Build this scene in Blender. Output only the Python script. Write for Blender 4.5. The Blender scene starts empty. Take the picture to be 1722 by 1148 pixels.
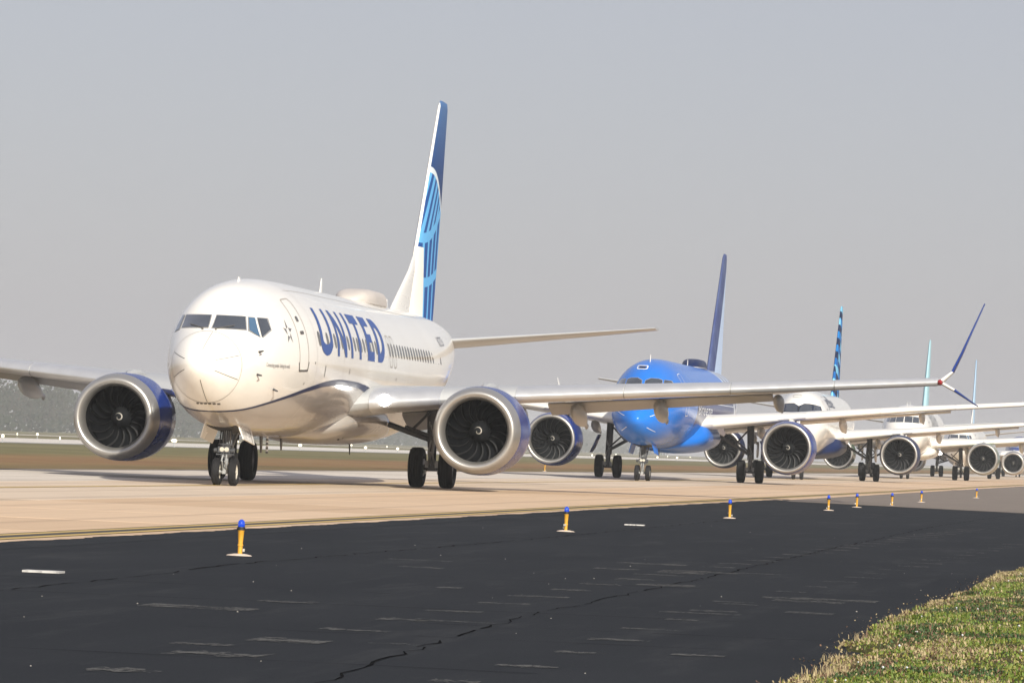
import bpy, bmesh, math, random
from bisect import bisect_right
from mathutils import Vector, Matrix, geometry
R = math.radians
PI = math.pi
rnd = random.Random(7)
SC = bpy.context.scene
COL = SC.collection

# ------------------------------------------------------------------ camera
cam_data = bpy.data.cameras.new('camera')
cam = bpy.data.objects.new('camera', cam_data)
COL.objects.link(cam)
cam_data.sensor_width = 36.0
cam_data.lens = 7564.2 / 1722 * 36.0
cam_data.clip_start = 0.5
cam_data.clip_end = 20000
PITCH, ROLL = 0.02353, 0.03967
cam.matrix_world = Matrix.Translation((0, 0, 1.223)) @ Matrix.Rotation(PI / 2 + PITCH, 4, 'X') @ Matrix.Rotation(ROLL, 4, 'Z')
SC.camera = cam

# ------------------------------------------------------------------ light
SUN_AZ = 17.0      # degrees to the right of straight behind the camera
SUN_EL = 25.0
world = bpy.data.worlds.new('World')
SC.world = world
world.use_nodes = True
wn = world.node_tree
bg = wn.nodes['Background']
sky = wn.nodes.new('ShaderNodeTexSky')
sky.sky_type = 'NISHITA'
sky.sun_disc = False
sky.sun_elevation = R(SUN_EL)
sky.altitude = 0
sky.air_density = 1.0
sky.dust_density = 1.5
sky.ozone_density = 1.0
veil = wn.nodes.new('ShaderNodeMix')       # a thin, even veil of high haze over the clear sky
veil.data_type = 'RGBA'
veil.inputs[0].default_value = 0.72
veil.inputs[7].default_value = (4.98, 4.82, 5.50, 1)
wn.links.new(sky.outputs[0], veil.inputs[6])
wn.links.new(veil.outputs[2], bg.inputs['Color'])
bg.inputs['Strength'].default_value = 0.080
sd = Vector((math.sin(R(SUN_AZ)) * math.cos(R(SUN_EL)), -math.cos(R(SUN_AZ)) * math.cos(R(SUN_EL)), math.sin(R(SUN_EL))))
sky.sun_rotation = math.atan2(sd.x, sd.y)
sun_data = bpy.data.lights.new('sun', 'SUN')
sun_data.energy = 5.0
sun_data.angle = R(0.6)
sun_data.color = (1.0, 0.935, 0.80)
sun = bpy.data.objects.new('sun', sun_data)
COL.objects.link(sun)
sun.rotation_euler = sd.to_track_quat('Z', 'Y').to_euler()
SC.view_settings.view_transform = 'Standard'
SC.view_settings.look = 'None'
SC.view_settings.gamma = 1.0
SC.view_settings.exposure = 0.33
SC.view_settings.use_curve_mapping = False

# ------------------------------------------------------------------ helpers
def link(name, me, parent=None, loc=None, rot=None):
    o = bpy.data.objects.new(name, me)
    COL.objects.link(o)
    if parent is not None: o.parent = parent
    if loc: o.location = loc
    if rot: o.rotation_euler = rot
    return o

def tag(o, label=None, cat=None, group=None, kind=None):
    if label: o['label'] = label
    if cat: o['category'] = cat
    if group: o['group'] = group
    if kind: o['kind'] = kind
    return o

def mesh(name, verts, faces, mats, smooth=True, midx=None):
    me = bpy.data.meshes.new(name)
    me.from_pydata(verts, [], faces)
    for m in (mats if isinstance(mats, (list, tuple)) else [mats]): me.materials.append(m)
    if smooth: me.polygons.foreach_set('use_smooth', [True] * len(me.polygons))
    if midx: me.polygons.foreach_set('material_index', midx)
    me.update()
    return me

def sharp(me, ang=35):
    bm = bmesh.new(); bm.from_mesh(me)
    for e in bm.edges:
        if len(e.link_faces) == 2 and e.calc_face_angle(0) > R(ang): e.smooth = False
    bm.to_mesh(me); bm.free()
    return me

class MB:
    """collects boxes, tubes, lathes into one mesh"""
    def __init__(s): s.v, s.f, s.m = [], [], []
    def add(s, v, f, mi=0):
        o = len(s.v); s.v += [tuple(x) for x in v]; s.f += [tuple(i + o for i in q) for q in f]; s.m += [mi] * len(f); return s
    def box(s, c, d, mi=0, rot=None):
        v = [Vector((x * d[0] / 2, y * d[1] / 2, z * d[2] / 2)) for x in (-1, 1) for y in (-1, 1) for z in (-1, 1)]
        if rot is not None: v = [rot @ p for p in v]
        v = [p + Vector(c) for p in v]
        return s.add(v, [(0, 1, 3, 2), (4, 6, 7, 5), (0, 4, 5, 1), (2, 3, 7, 6), (0, 2, 6, 4), (1, 5, 7, 3)], mi)
    def tube(s, a, b, r0, r1=None, n=12, mi=0):
        a, b = Vector(a), Vector(b); r1 = r0 if r1 is None else r1
        d = (b - a).normalized(); u = d.orthogonal().normalized(); w = d.cross(u)
        v = []
        for p, r in ((a, r0), (b, r1)):
            v += [p + (u * math.cos(2 * PI * k / n) + w * math.sin(2 * PI * k / n)) * r for k in range(n)]
        f = [(k, (k + 1) % n, n + (k + 1) % n, n + k) for k in range(n)] + [tuple(range(n - 1, -1, -1)), tuple(range(n, 2 * n))]
        return s.add(v, f, mi)
    def lathe(s, prof, n=32, axis='X', org=(0, 0, 0), mi=0, cap=False, zflat=None):
        v = []; o = Vector(org)
        for (a, r) in prof:
            for k in range(n):
                t = 2 * PI * k / n; c, d = r * math.cos(t), r * math.sin(t)
                if zflat and d < 0: d *= zflat
                p = {'X': (a, c, d), 'Y': (c, a, d), 'Z': (c, d, a)}[axis]
                v.append(o + Vector(p))
        f = []
        for i in range(len(prof) - 1):
            for k in range(n):
                f.append((i * n + k, i * n + (k + 1) % n, (i + 1) * n + (k + 1) % n, (i + 1) * n + k))
        if cap: f += [tuple(range(n)), tuple(range((len(prof) - 1) * n, len(prof) * n))]
        return s.add(v, f, mi)
    def build(s, name, mats, smooth=True, ang=35):
        me = mesh(name, s.v, s.f, mats, smooth, s.m)
        bm = bmesh.new(); bm.from_mesh(me); bmesh.ops.recalc_face_normals(bm, faces=bm.faces); bm.to_mesh(me); bm.free()
        return sharp(me, ang) if smooth else me

# ------------------------------------------------------------------ materials
class NT:
    def __init__(s, name, base=(.8, .8, .8), rough=.5, metal=0.0, coat=0.0, spec=.5):
        s.mat = bpy.data.materials.new(name); s.mat.use_nodes = True
        s.t = s.mat.node_tree; s.b = s.t.nodes['Principled BSDF']
        s.set('Base Color', (*base, 1)); s.set('Roughness', rough); s.set('Metallic', metal); s.set('Coat Weight', coat)
        s.set('Coat Roughness', .06); s.set('Specular IOR Level', spec)
    def set(s, k, v): s.b.inputs[k].default_value = v
    def n(s, t, **kw):
        x = s.t.nodes.new('ShaderNode' + t)
        for k, v in kw.items(): setattr(x, k, v)
        return x
    def l(s, a, b): s.t.links.new(a, b)
    def out(s, x): return x.outputs[0] if hasattr(x, 'outputs') else x
    def m(s, op, a, b=None, c=None):
        x = s.n('Math', operation=op)
        for i, q in enumerate((a, b, c)):
            if q is None: continue
            if isinstance(q, (int, float)): x.inputs[i].default_value = q
            else: s.l(q, x.inputs[i])
        return x.outputs[0]
    def xyz(s, kind='Object'):
        tc = s.n('TexCoord'); sp = s.n('SeparateXYZ'); s.l(tc.outputs[kind], sp.inputs[0]); s.co = tc.outputs[kind]
        return sp.outputs
    def mix(s, fac, a, b, mode='MIX'):
        x = s.n('Mix', data_type='RGBA', blend_type=mode)
        for i, q in ((0, fac), (6, a), (7, b)):
            if isinstance(q, (int, float)): x.inputs[i].default_value = q
            elif isinstance(q, tuple): x.inputs[i].default_value = (*q, 1) if len(q) == 3 else q
            else: s.l(q, x.inputs[i])
        return x.outputs[2]
    def noise(s, scale, detail=4, rough=.55, vec=None, stretch=None):
        x = s.n('TexNoise'); x.inputs['Scale'].default_value = scale; x.inputs['Detail'].default_value = detail; x.inputs['Roughness'].default_value = rough
        if vec is None:
            tc = s.n('TexCoord'); vec = tc.outputs['Object']
        if stretch:
            mp = s.n('Mapping'); mp.inputs['Scale'].default_value = stretch; s.l(vec, mp.inputs[0]); vec = mp.outputs[0]
        s.l(vec, x.inputs['Vector']); return x.outputs[0]
    def ramp(s, fac, stops, interp='LINEAR'):
        x = s.n('ValToRGB'); x.color_ramp.interpolation = interp; e = x.color_ramp.elements
        while len(e) > 1: e.remove(e[-1])
        e[0].position = stops[0][0]; e[0].color = (*stops[0][1], 1)
        for p, c in stops[1:]:
            q = e.new(p); q.color = (*c, 1)
        s.l(fac, x.inputs[0]); return x.outputs[0]
    def curve(s, x, pts, x0, x1, y0, y1):
        fx = s.m('DIVIDE', s.m('SUBTRACT', x, x0), x1 - x0)
        c = s.n('FloatCurve'); cv = c.mapping.curves[0]
        pts = [((a - x0) / (x1 - x0), (b - y0) / (y1 - y0)) for a, b in pts]
        cv.points[0].location = pts[0]; cv.points[1].location = pts[-1]
        for q in pts[1:-1]: cv.points.new(*q)
        c.mapping.update(); s.l(fx, c.inputs['Value'])
        return s.m('ADD', s.m('MULTIPLY', c.outputs[0], y1 - y0), y0)
    def color(s, c): s.l(c, s.b.inputs['Base Color'])
    def rough(s, c): s.l(c, s.b.inputs['Roughness'])
    def bump(s, h, strength=.3, dist=.01):
        x = s.n('Bump'); x.inputs['Strength'].default_value = strength; x.inputs['Distance'].default_value = dist
        s.l(h, x.inputs['Height']); s.l(x.outputs[0], s.b.inputs['Normal'])

def paint(name, base, rough=.28, coat=.6, dirt=.12, spec=.5):
    q = NT(name, base, rough, 0, coat, spec)
    nz = q.noise(.9, 6, .6, stretch=(.35, 1, 1.6))
    f = q.m('MULTIPLY', q.m('SUBTRACT', nz, .35), dirt * 2)
    q.color(q.mix(q.m('MAXIMUM', f, 0.0), base, tuple(x * .55 + .02 for x in base)))
    q.rough(q.m('ADD', q.m('MULTIPLY', nz, .18), rough - .09))
    return q.mat

def plain(name, base, rough=.5, metal=0.0, coat=0.0, var=.25, scale=6, spec=.5):
    q = NT(name, base, rough, metal, coat, spec)
    nz = q.noise(scale, 5)
    q.color(q.mix(nz, tuple(x * (1 - var) for x in base), tuple(min(1, x * (1 + var)) for x in base)))
    q.rough(q.m('ADD', q.m('MULTIPLY', nz, .2), rough - .1))
    return q.mat

WHITE = (.87, .85, .805)
M = {}
M['white'] = paint('white_paint', WHITE)
M['cream'] = paint('wing_white', (.76, .74, .70), .35, .3)
M['wing_grey'] = paint('wing_grey', (.42, .43, .44), .4, .2)
M['alu'] = plain('polished_aluminium', (.62, .63, .65), .34, .6, 0, .12, 2)
M['lip'] = plain('inlet_lip_metal', (.42, .41, .395), .36, .75, 0, .08, 1.5)
M['liner'] = plain('inlet_liner', (.008, .009, .011), .8, 0, 0, .2, 4, .1)
M['blade'] = plain('fan_blade', (.006, .007, .009), .5, 0, 0, .25, 8, .08)
M['blade_edge'] = plain('fan_blade_edge', (.05, .05, .053), .45, .0, 0, .2, 8, .3)
M['blade_edge_bright'] = plain('fan_blade_edge_bright', (.10, .10, .105), .45, .0, 0, .2, 8, .2)
M['blade_steel'] = plain('fan_blade_steel', (.014, .016, .019), .5, 0, 0, .2, 8, .15)
M['black'] = plain('black_cavity', (.012, .013, .015), .6)  # black collars and windscreen mask, also the painted shade of the nose wheel bays
M['dark'] = plain('dark_metal', (.06, .06, .065), .45, .4, 0, .4, 12)
M['gear'] = plain('gear_paint', (.36, .37, .38), .4, .2, .2, .35, 9)
M['gear_dark'] = plain('gear_dark', (.07, .075, .085), .45, .3, 0, .4, 9)
M['tyre'] = plain('tyre_rubber', (.014, .014, .016), .75, 0, 0, .35, 14, .25)
M['rim'] = plain('wheel_rim', (.6, .57, .5), .4, .3, 0, .3, 14)
M['rim_dark'] = plain('wheel_rim_dark', (.14, .14, .15), .45, .4, 0, .3, 14)
M['line'] = plain('panel_line', (.10, .095, .09), .5)
M['softline'] = plain('soft_panel_line', (.38, .36, .33), .5)
M['frame'] = plain('window_frame', (.42, .42, .42), .35, .5)
M['navy'] = paint('navy_paint', (.007, .018, .075), .38, .05, .1, .12)
M['royal'] = paint('royal_blue_paint', (.008, .035, .22), .28, .2, .1, .2)
M['title'] = plain('title_blue', (.022, .075, .30), .45, 0, 0, .1, 3)
M['titlegrey'] = plain('title_grey', (.13, .13, .14), .35, 0, .3, .15, 3)
M['titlewhite'] = plain('title_white', (.75, .78, .82), .35, 0, .3, .05, 3)
M['red'] = plain('red_lens', (.30, .012, .012), .2, 0, .6, .2, 5)
M['green'] = paint('green_paint', (.03, .16, .075), .25, .7)
M['skyblue'] = paint('bright_blue_paint', (.010, .15, .60), .3, .08, .1, .15)
M['satgrey'] = plain('radome_grey', (.52, .48, .45), .45, 0, 0, .12, 3)
q = NT('cockpit_glass', (.02, .028, .04), .05, 0, 0); q.set('Coat Weight', 1.0)
nz = q.noise(1.1, 2); q.color(q.mix(nz, (.012, .016, .024), (.06, .075, .095))); M['glass'] = q.mat
q = NT('bluish_glass', (.05, .12, .22), .06); q.set('Coat Weight', .8); M['glass_blue'] = q.mat
q = NT('window_glass', (.10, .095, .085), .12); M['pax'] = q.mat
q = NT('landing_lamp', (1, 1, 1), .3); q.set('Emission Color', (1, .97, .9, 1)); q.set('Emission Strength', 9); M['lamp'] = q.mat
q = NT('blue_globe', (.01, .06, .5), .08); q.set('Coat Weight', 1); q.set('Transmission Weight', .25); q.set('Emission Color', (.01, .1, .9, 1)); q.set('Emission Strength', .18); M['blue_globe'] = q.mat
q = NT('runway_lamp', (1, 1, 1), .3); q.set('Emission Color', (1, .86, .50, 1)); q.set('Emission Strength', 1.1); M['runway_lamp'] = q.mat

# ------------------------------------------------------------------ taxi frame (n across, m along)
TA = R(8.9)
ca, sa = math.cos(TA), math.sin(TA)
def nm(n, m, z=0.0): return (n * ca + m * sa, -n * sa + m * ca, z)
NEAR, FAR = -12.55, -34.6

def sheet(name, mat, n0, n1, m0, m1, z, kind='structure', nd=1, md=1):
    v, f = [], []
    for j in range(md + 1):
        for i in range(nd + 1):
            v.append((n0 + (n1 - n0) * i / nd, m0 + (m1 - m0) * j / md, 0))
    for j in range(md):
        for i in range(nd):
            a = j * (nd + 1) + i; f.append((a, a + 1, a + nd + 2, a + nd + 1))
    o = link(name, mesh(name, v, f, mat, False), None, (0, 0, z), (0, 0, -TA))
    return tag(o, kind=kind)

# ground materials use the sheet's own x (across) / y (along)
def grass_ground(name, cols, sc=.35, str_=(1, .25, 1)):
    q = NT(name, (.1, .1, .03), .95)
    a = q.noise(sc, 8, .65, stretch=str_)
    b = q.noise(sc * 9, 6, .7, stretch=str_)
    f = q.m('ADD', q.m('MULTIPLY', a, .75), q.m('MULTIPLY', b, .35))
    q.color(q.ramp(f, cols))
    q.bump(b, .6, .05)
    q.set('Specular IOR Level', .1)
    return q.mat

q = NT('meadow', (.1, .1, .03), .95); x, y, z = q.xyz()
a = q.noise(.05, 8, .65, stretch=(1, .55, 1)); b = q.noise(.5, 6, .7, stretch=(1, .4, 1)); w = q.noise(.02, 4, .6)
nn = q.m('ADD', x, q.m('MULTIPLY', q.m('SUBTRACT', w, .5), 26.0))
f = q.m('ADD', q.m('MULTIPLY', a, .7), q.m('MULTIPLY', b, .4))
green = q.ramp(f, [(.32, (.085, .095, .032)), (.52, (.155, .138, .062)), (.72, (.21, .18, .09))])
brown = q.ramp(f, [(.32, (.12, .075, .038)), (.52, (.23, .135, .068)), (.72, (.26, .19, .085))])
olive = q.ramp(f, [(.32, (.075, .062, .028)), (.52, (.17, .125, .060)), (.72, (.24, .17, .085))])
g1 = q.m('MINIMUM', q.m('MAXIMUM', q.m('MULTIPLY', q.m('ADD', nn, 62.0), .12), 0.0), 1.0)
g2 = q.m('MINIMUM', q.m('MAXIMUM', q.m('MULTIPLY', q.m('ADD', nn, 44.0), .3), 0.0), 1.0)
q.color(q.mix(g2, q.mix(g1, green, brown), olive)); q.bump(b, .6, .05); q.set('Specular IOR Level', .1); M['meadow'] = q.mat
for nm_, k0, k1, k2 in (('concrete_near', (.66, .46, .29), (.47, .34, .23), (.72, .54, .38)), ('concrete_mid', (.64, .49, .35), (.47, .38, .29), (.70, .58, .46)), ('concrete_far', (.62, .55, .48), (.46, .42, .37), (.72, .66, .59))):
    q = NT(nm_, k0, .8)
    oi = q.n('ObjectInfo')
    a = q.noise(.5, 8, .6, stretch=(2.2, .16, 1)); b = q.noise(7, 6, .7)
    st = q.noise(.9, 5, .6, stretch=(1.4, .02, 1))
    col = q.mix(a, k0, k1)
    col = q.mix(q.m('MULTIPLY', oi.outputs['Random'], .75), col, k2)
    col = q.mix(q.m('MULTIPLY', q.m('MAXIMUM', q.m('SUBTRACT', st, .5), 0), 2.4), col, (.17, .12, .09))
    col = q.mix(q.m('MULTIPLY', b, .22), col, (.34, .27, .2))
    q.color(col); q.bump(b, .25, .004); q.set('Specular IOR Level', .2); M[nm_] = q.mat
q = NT('joint', (.06, .05, .045), .9); nz = q.noise(3, 4); q.color(q.mix(nz, (.03, .028, .025), (.12, .10, .08))); M['joint'] = q.mat
def asphalt(name, c0, c1, c2):
    q = NT(name, c0, .9); q.set('Specular IOR Level', .04)
    a = q.noise(.5, 9, .66, stretch=(1, .3, 1)); b = q.noise(26, 4, .75); c = q.noise(2.2, 7, .7, stretch=(.8, .1, 1))
    sp = q.noise(70, 2, .5)
    col = q.mix(a, c0, c1)
    col = q.mix(q.m('MULTIPLY', q.m('MAXIMUM', q.m('SUBTRACT', c, .53), 0), 1.5), col, c2)
    col = q.mix(q.m('MULTIPLY', b, .35), col, tuple(x * .45 for x in c0))
    col = q.mix(q.m('MULTIPLY', q.m('GREATER_THAN', sp, .66), .30), col, c2)
    q.color(col); q.bump(b, .7, .006); q.rough(q.m('ADD', q.m('MULTIPLY', a, .2), .8)); return q.mat
M['asphalt'] = asphalt('asphalt', (.015, .0175, .022), (.042, .046, .053), (.085, .087, .09))
M['old_asphalt'] = asphalt('old_asphalt', (.20, .175, .16), (.27, .23, .20), (.34, .30, .26))
M['yellow'] = plain('yellow_paint', (.52, .36, .10), .6, 0, 0, .35, 3)
M['blackpaint'] = plain('black_border_paint', (.035, .03, .025), .7, 0, 0, .4, 3)
M['whitepaint'] = plain('white_road_paint', (.48, .47, .46), .6, 0, 0, .15, 12)
M['runway'] = plain('far_runway_concrete', (.62, .58, .53), .8, 0, 0, .12, .06)
M['farroad'] = plain('far_shoulder', (.30, .30, .29), .8, 0, 0, .2, .05)

# ------------------------------------------------------------------ ground, taxiway, runway
sheet('ground', M['meadow'], -3200, 3200, -600, 3900, -0.05)
sheet('shoulder_pavement', M['asphalt'], NEAR, -1.0, -20, 131, -.012)
sheet('old_shoulder_pavement', M['old_asphalt'], NEAR, 16, 100, 900, -.022)
sheet('far_shoulder', M['old_asphalt'], FAR - 1.5, FAR, -60, 900, -.02)
# the diagonal end of the dark resurfacing
v = [(NEAR, 131, 0), (-5.0, 131, 0), (-5.0, 123.2, 0)]
tx = sheet('taxiway', M['joint'], FAR, NEAR, -20, 800, -.030)
slab_w = (NEAR - FAR) / 3
slab_l = 7.62
bm = MB(); g = .030
x0, x1, y0, y1 = g, slab_w - g, g, slab_l - g; c = .012
bm.add([(x0, y0, -.03), (x1, y0, -.03), (x1, y1, -.03), (x0, y1, -.03), (x0, y0, -c), (x1, y0, -c), (x1, y1, -c), (x0, y1, -c), (x0 + c, y0 + c, 0), (x1 - c, y0 + c, 0), (x1 - c, y1 - c, 0), (x0 + c, y1 - c, 0)],
       [(0, 1, 5, 4), (1, 2, 6, 5), (2, 3, 7, 6), (3, 0, 4, 7), (4, 5, 9, 8), (5, 6, 10, 9), (6, 7, 11, 10), (7, 4, 8, 11), (8, 9, 10, 11)])
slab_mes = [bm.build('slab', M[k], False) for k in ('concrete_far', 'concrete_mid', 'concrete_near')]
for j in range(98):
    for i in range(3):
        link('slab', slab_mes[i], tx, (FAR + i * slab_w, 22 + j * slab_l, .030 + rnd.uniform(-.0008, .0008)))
# double yellow edge line with dark borders, at the edge of the concrete
for k, (n0, n1, mt) in enumerate(((-13.68, -13.60, 'blackpaint'), (-13.60, -13.42, 'yellow'), (-13.42, -13.16, 'blackpaint'), (-13.16, -12.98, 'yellow'))):
    tag(sheet('edge_line', M[mt], n0, n1, 10, 760, .007), kind='structure')
sheet('centre_line', M['yellow'], -24.5, -24.2, 10, 760, .007)
# runway beyond the meadow, its shoulders
sheet('runway', M['runway'], -146, -104, -200, 3000, -.030)
sheet('runway_shoulder', M['farroad'], -104, -99, -200, 3000, -.034)
sheet('far_taxiway', M['runway'], -232, -212, -200, 3000, -.030)

# ------------------------------------------------------------------ near asphalt marks
marks = MB()
def mark(n, m, w, l, z=.0045, jag=.25):
    pts = []
    k = 9
    for i in range(k): pts.append((n - w / 2 + w * i / (k - 1), m + rnd.uniform(0, l * jag), z))
    for i in range(k): pts.append((n + w / 2 - w * i / (k - 1), m + l - rnd.uniform(0, l * jag), z))
    marks.add(pts, [tuple(range(len(pts)))])
for j in range(34):
    m0 = 20.5 + 2.06 * j
    mark(-5.52 + max(0, m0 - 44) * .022 + rnd.uniform(-.04, .04), m0, rnd.uniform(.34, .56), rnd.uniform(.4, .75), jag=.45)
for j in range(26):
    m0 = 20.9 + 2.06 * j
    mark(-3.84 + max(0, m0 - 38) * .02 + rnd.uniform(-.05, .05), m0, rnd.uniform(.22, .45), rnd.uniform(.25, .55), jag=.45)
for j in range(22):
    mark(rnd.uniform(-8.6, -2.9), rnd.uniform(21, 50), rnd.uniform(.2, .9), rnd.uniform(.2, .8))
q = NT('worn_paint', (.13, .13, .128), .9, 0, 0, .05); q.set('Alpha', 1.0)
nz = q.noise(22, 7, .8); big = q.noise(3.5, 3, .6)
q.l(q.m('MULTIPLY', q.m('GREATER_THAN', q.m('ADD', nz, q.m('MULTIPLY', q.m('SUBTRACT', big, .5), .5)), .51), .85), q.b.inputs['Alpha'])
M['worn'] = q.mat
o = link('worn_marks', marks.build('worn_marks', M['worn'], False), None, (0, 0, -.012), (0, 0, -TA)); tag(o, kind='structure')
# ragged rim of the dark surfacing where it laps onto the concrete
rim = MB(); k = 0; mm_ = 18.0; last = None
while mm_ < 131:
    e = NEAR - .05 + rnd.uniform(-.035, .035) + .04 * math.sin(mm_ * 1.7); cur = ((e, mm_, .010), (NEAR + .06, mm_, .012), (NEAR + .5, mm_, -.010))
    if last: rim.add([last[0], last[1], cur[1], cur[0], last[2], cur[2]], [(0, 1, 2, 3), (1, 4, 5, 2)])
    last = cur; mm_ += rnd.uniform(.12, .3)
o = link('pavement_rim', rim.build('pavement_rim', M['asphalt'], False), None, (0, 0, 0), (0, 0, -TA)); tag(o, kind='structure')
# cracks and sealed joints
cr = MB()
def crack(pts, w0=.012, w1=.05, jit=.06, step=.35):
    for (a, b) in zip(pts[:-1], pts[1:]):
        d = math.dist(a, b); k = max(2, int(d / step)); last = None
        for i in range(k + 1):
            t = i / k; w = rnd.uniform(w0, w1)
            p = (a[0] + (b[0] - a[0]) * t + rnd.uniform(-jit, jit), a[1] + (b[1] - a[1]) * t + rnd.uniform(-jit, jit))
            dx, dy = b[0] - a[0], b[1] - a[1]; L = math.hypot(dx, dy); nx, ny = -dy / L * w, dx / L * w
            cur = ((p[0] - nx, p[1] - ny, .005), (p[0] + nx, p[1] + ny, .005))
            if last and rnd.random() > .12: cr.add([last[0], last[1], cur[1], cur[0]], [(0, 1, 2, 3)])
            last = cur
crack([(-9.0, 20), (-9.05, 37), (-9.3, 43), (-9.1, 60), (-9.2, 90)], .003, .016, .05)
crack([(-4.3, 20), (-4.7, 27), (-4.95, 33), (-5.0, 45), (-5.2, 62), (-5.4, 90), (-5.1, 120)], .002, .012, .04)
for m0, n0, n1, sl in ((36.6, -12, -6.6, -.35), (33.2, -9, -3.4, .3), (41.5, -7.4, -2.6, -.2), (28.4, -6.5, -3.0, .2), (47.5, -12, -4.5, .5), (24.6, -7, -3.6, -.15), (58, -12.3, -3, .4), (30.6, -5.6, -2.4, .1), (70, -12, -4, .5), (52, -6.2, -2.2, .1)):
    crack([(n0, m0), (n1, m0 + sl)], .003, .012, .02, .25)
q = NT('crack_seal', (.012, .0125, .014), 1.0, 0, 0, .0); M['crack'] = q.mat
o = link('cracks', cr.build('cracks', M['crack'], False), None, (0, 0, -.0125), (0, 0, -TA)); tag(o, kind='structure')
# old pavement lying against the diagonal joint of the dark resurfacing
pt = MB(); pt.add([(NEAR, 131.2, 0), (NEAR, 130.0, 0), (-1.0, 119.5, 0), (-1.0, 131.2, 0)], [(0, 1, 2, 3)])
o = link('old_pavement_end', pt.build('old_pavement_end', M['old_asphalt'], False), None, (0, 0, -.007), (0, 0, -TA)); tag(o, kind='structure')
# two white painted bars near the lights
for i, (n, m, lab) in enumerate(((-9.88, 37.6, 'white painted bar on dark asphalt to the left of the nearest blue light'), (-9.6, 75.5, 'white painted bar on dark asphalt past the second nearest blue light'))):
    b = MB(); k = 12; pts = []
    for s_ in (0, 1):
        for j in range(k): 
            t = j / (k - 1) if s_ == 0 else 1 - j / (k - 1)
            pts.append((-.165 + .33 * t, (-.09 if s_ == 0 else .09) + rnd.uniform(-.012, .012), .006))
    b.add(pts, [tuple(range(2 * k))])
    b.add([(x, y, -.012) for x, y, _ in pts], [tuple(range(2 * k - 1, -1, -1))])
    b.add([(x, y, z) for x, y, _ in pts for z in (.006, -.012)], [(2 * j, 2 * j + 1, (2 * j + 3) % (4 * k), (2 * j + 2) % (4 * k)) for j in range(2 * k)])
    o = link('painted_bar', b.build('painted_bar', M['whitepaint'], False), None, nm(n, m, .004), (0, 0, -TA))
    tag(o, lab, 'marking', 'white bars on the asphalt')

# ------------------------------------------------------------------ surface helpers for aircraft bodies
class Pchip:
    def __init__(s, xs, ys):
        n = len(xs); h = [xs[i + 1] - xs[i] for i in range(n - 1)]; d = [(ys[i + 1] - ys[i]) / h[i] for i in range(n - 1)]
        m = [0] * n; m[0] = d[0]; m[-1] = d[-1]
        for i in range(1, n - 1):
            if d[i - 1] * d[i] > 0:
                w1 = 2 * h[i] + h[i - 1]; w2 = h[i] + 2 * h[i - 1]; m[i] = (w1 + w2) / (w1 / d[i - 1] + w2 / d[i])
        s.x, s.y, s.h, s.m = xs, ys, h, m
    def __call__(s, x):
        xs = s.x
        if x <= xs[0]: return s.y[0]
        if x >= xs[-1]: return s.y[-1]
        i = bisect_right(xs, x) - 1; h = s.h[i]; t = (x - xs[i]) / h
        return (1 + 2 * t) * (1 - t) ** 2 * s.y[i] + t * (1 - t) ** 2 * h * s.m[i] + t * t * (3 - 2 * t) * s.y[i + 1] + t * t * (t - 1) * h * s.m[i + 1]

class Body:
    """x aft of the nose tip, y to the aircraft's right, z up; phi 0 at the crown, positive to the aircraft's left"""
    def __init__(b, tab, e=1.0):
        b.e = e; q = [math.sqrt(r[0] - tab[0][0]) for r in tab]; b.x0 = tab[0][0]; b.x1 = tab[-1][0]
        b.f = [Pchip(q, [r[k] for r in tab]) for k in (1, 2, 3, 4)]
    def sec(b, s): q = math.sqrt(max(s - b.x0, 0)); return [f(q) for f in b.f]
    def pt(b, s, phi, off=0.0):
        t, o, w, m = b.sec(s); c = math.cos(phi); sn = math.sin(phi)
        if b.e != 1: c, sn = math.copysign(abs(c) ** b.e, c), math.copysign(abs(sn) ** b.e, sn)
        h = (t - m) if c > 0 else (m - o)
        y, z = -w * sn, m + h * c
        if off:
            ny, nz = -sn * h, c * w; L = math.hypot(ny, nz) or 1
            e = .02; t2, o2, w2, m2 = b.sec(s + e)
            sl = (w2 - w) / e * abs(sn) + ((t2 - t) / e if c > 0 else (o - o2) / e) * abs(c)
            k = off / math.sqrt(1 + sl * sl)
            return (s - sl * k, y + ny / L * k, z + nz / L * k)
        return (s, y, z)
    def phi(b, s, z):
        t, o, w, m = b.sec(s); c = (z - m) / ((t - m) if z > m else (m - o)); return math.acos(max(-1, min(1, c)))
    def front(b, y, z, off=0.0):       # the point of the nose seen from ahead at (y, z)
        lo, hi = b.x0, 12.0
        for _ in range(40):
            x = (lo + hi) / 2; t, o, w, m = b.sec(x); v = (z - m) / ((t - m) if z > m else (m - o)) if t > o + 1e-6 else 9
            if (y / max(w, 1e-6)) ** 2 + v * v < 1: hi = x
            else: lo = x
        t, o, w, m = b.sec(hi); p = math.atan2(-y / w, (z - m) / ((t - m) if z > m else (m - o)))
        return b.pt(hi, p, off)
    def loft(b, name, mats, n=72, ns=90, pw=1.5):
        v, f = [], []
        S = [b.x0 + (b.x1 - b.x0) * (max(i, .18) / ns) ** pw for i in range(ns + 1)]
        for s in S: v += [b.pt(s, 2 * PI * k / n) for k in range(n)]
        for i in range(ns):
            for k in range(n): f.append((i * n + k, (i + 1) * n + k, (i + 1) * n + (k + 1) % n, i * n + (k + 1) % n))
        v.append(b.pt(b.x0, 0)); v.append(b.pt(b.x1 + .0, PI / 2)); 
        t = len(v) - 2
        f += [(t, k, (k + 1) % n) for k in range(n)]
        f += [tuple(ns * n + k for k in range(n - 1, -1, -1))]
        return mesh(name, v, f, mats)

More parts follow.
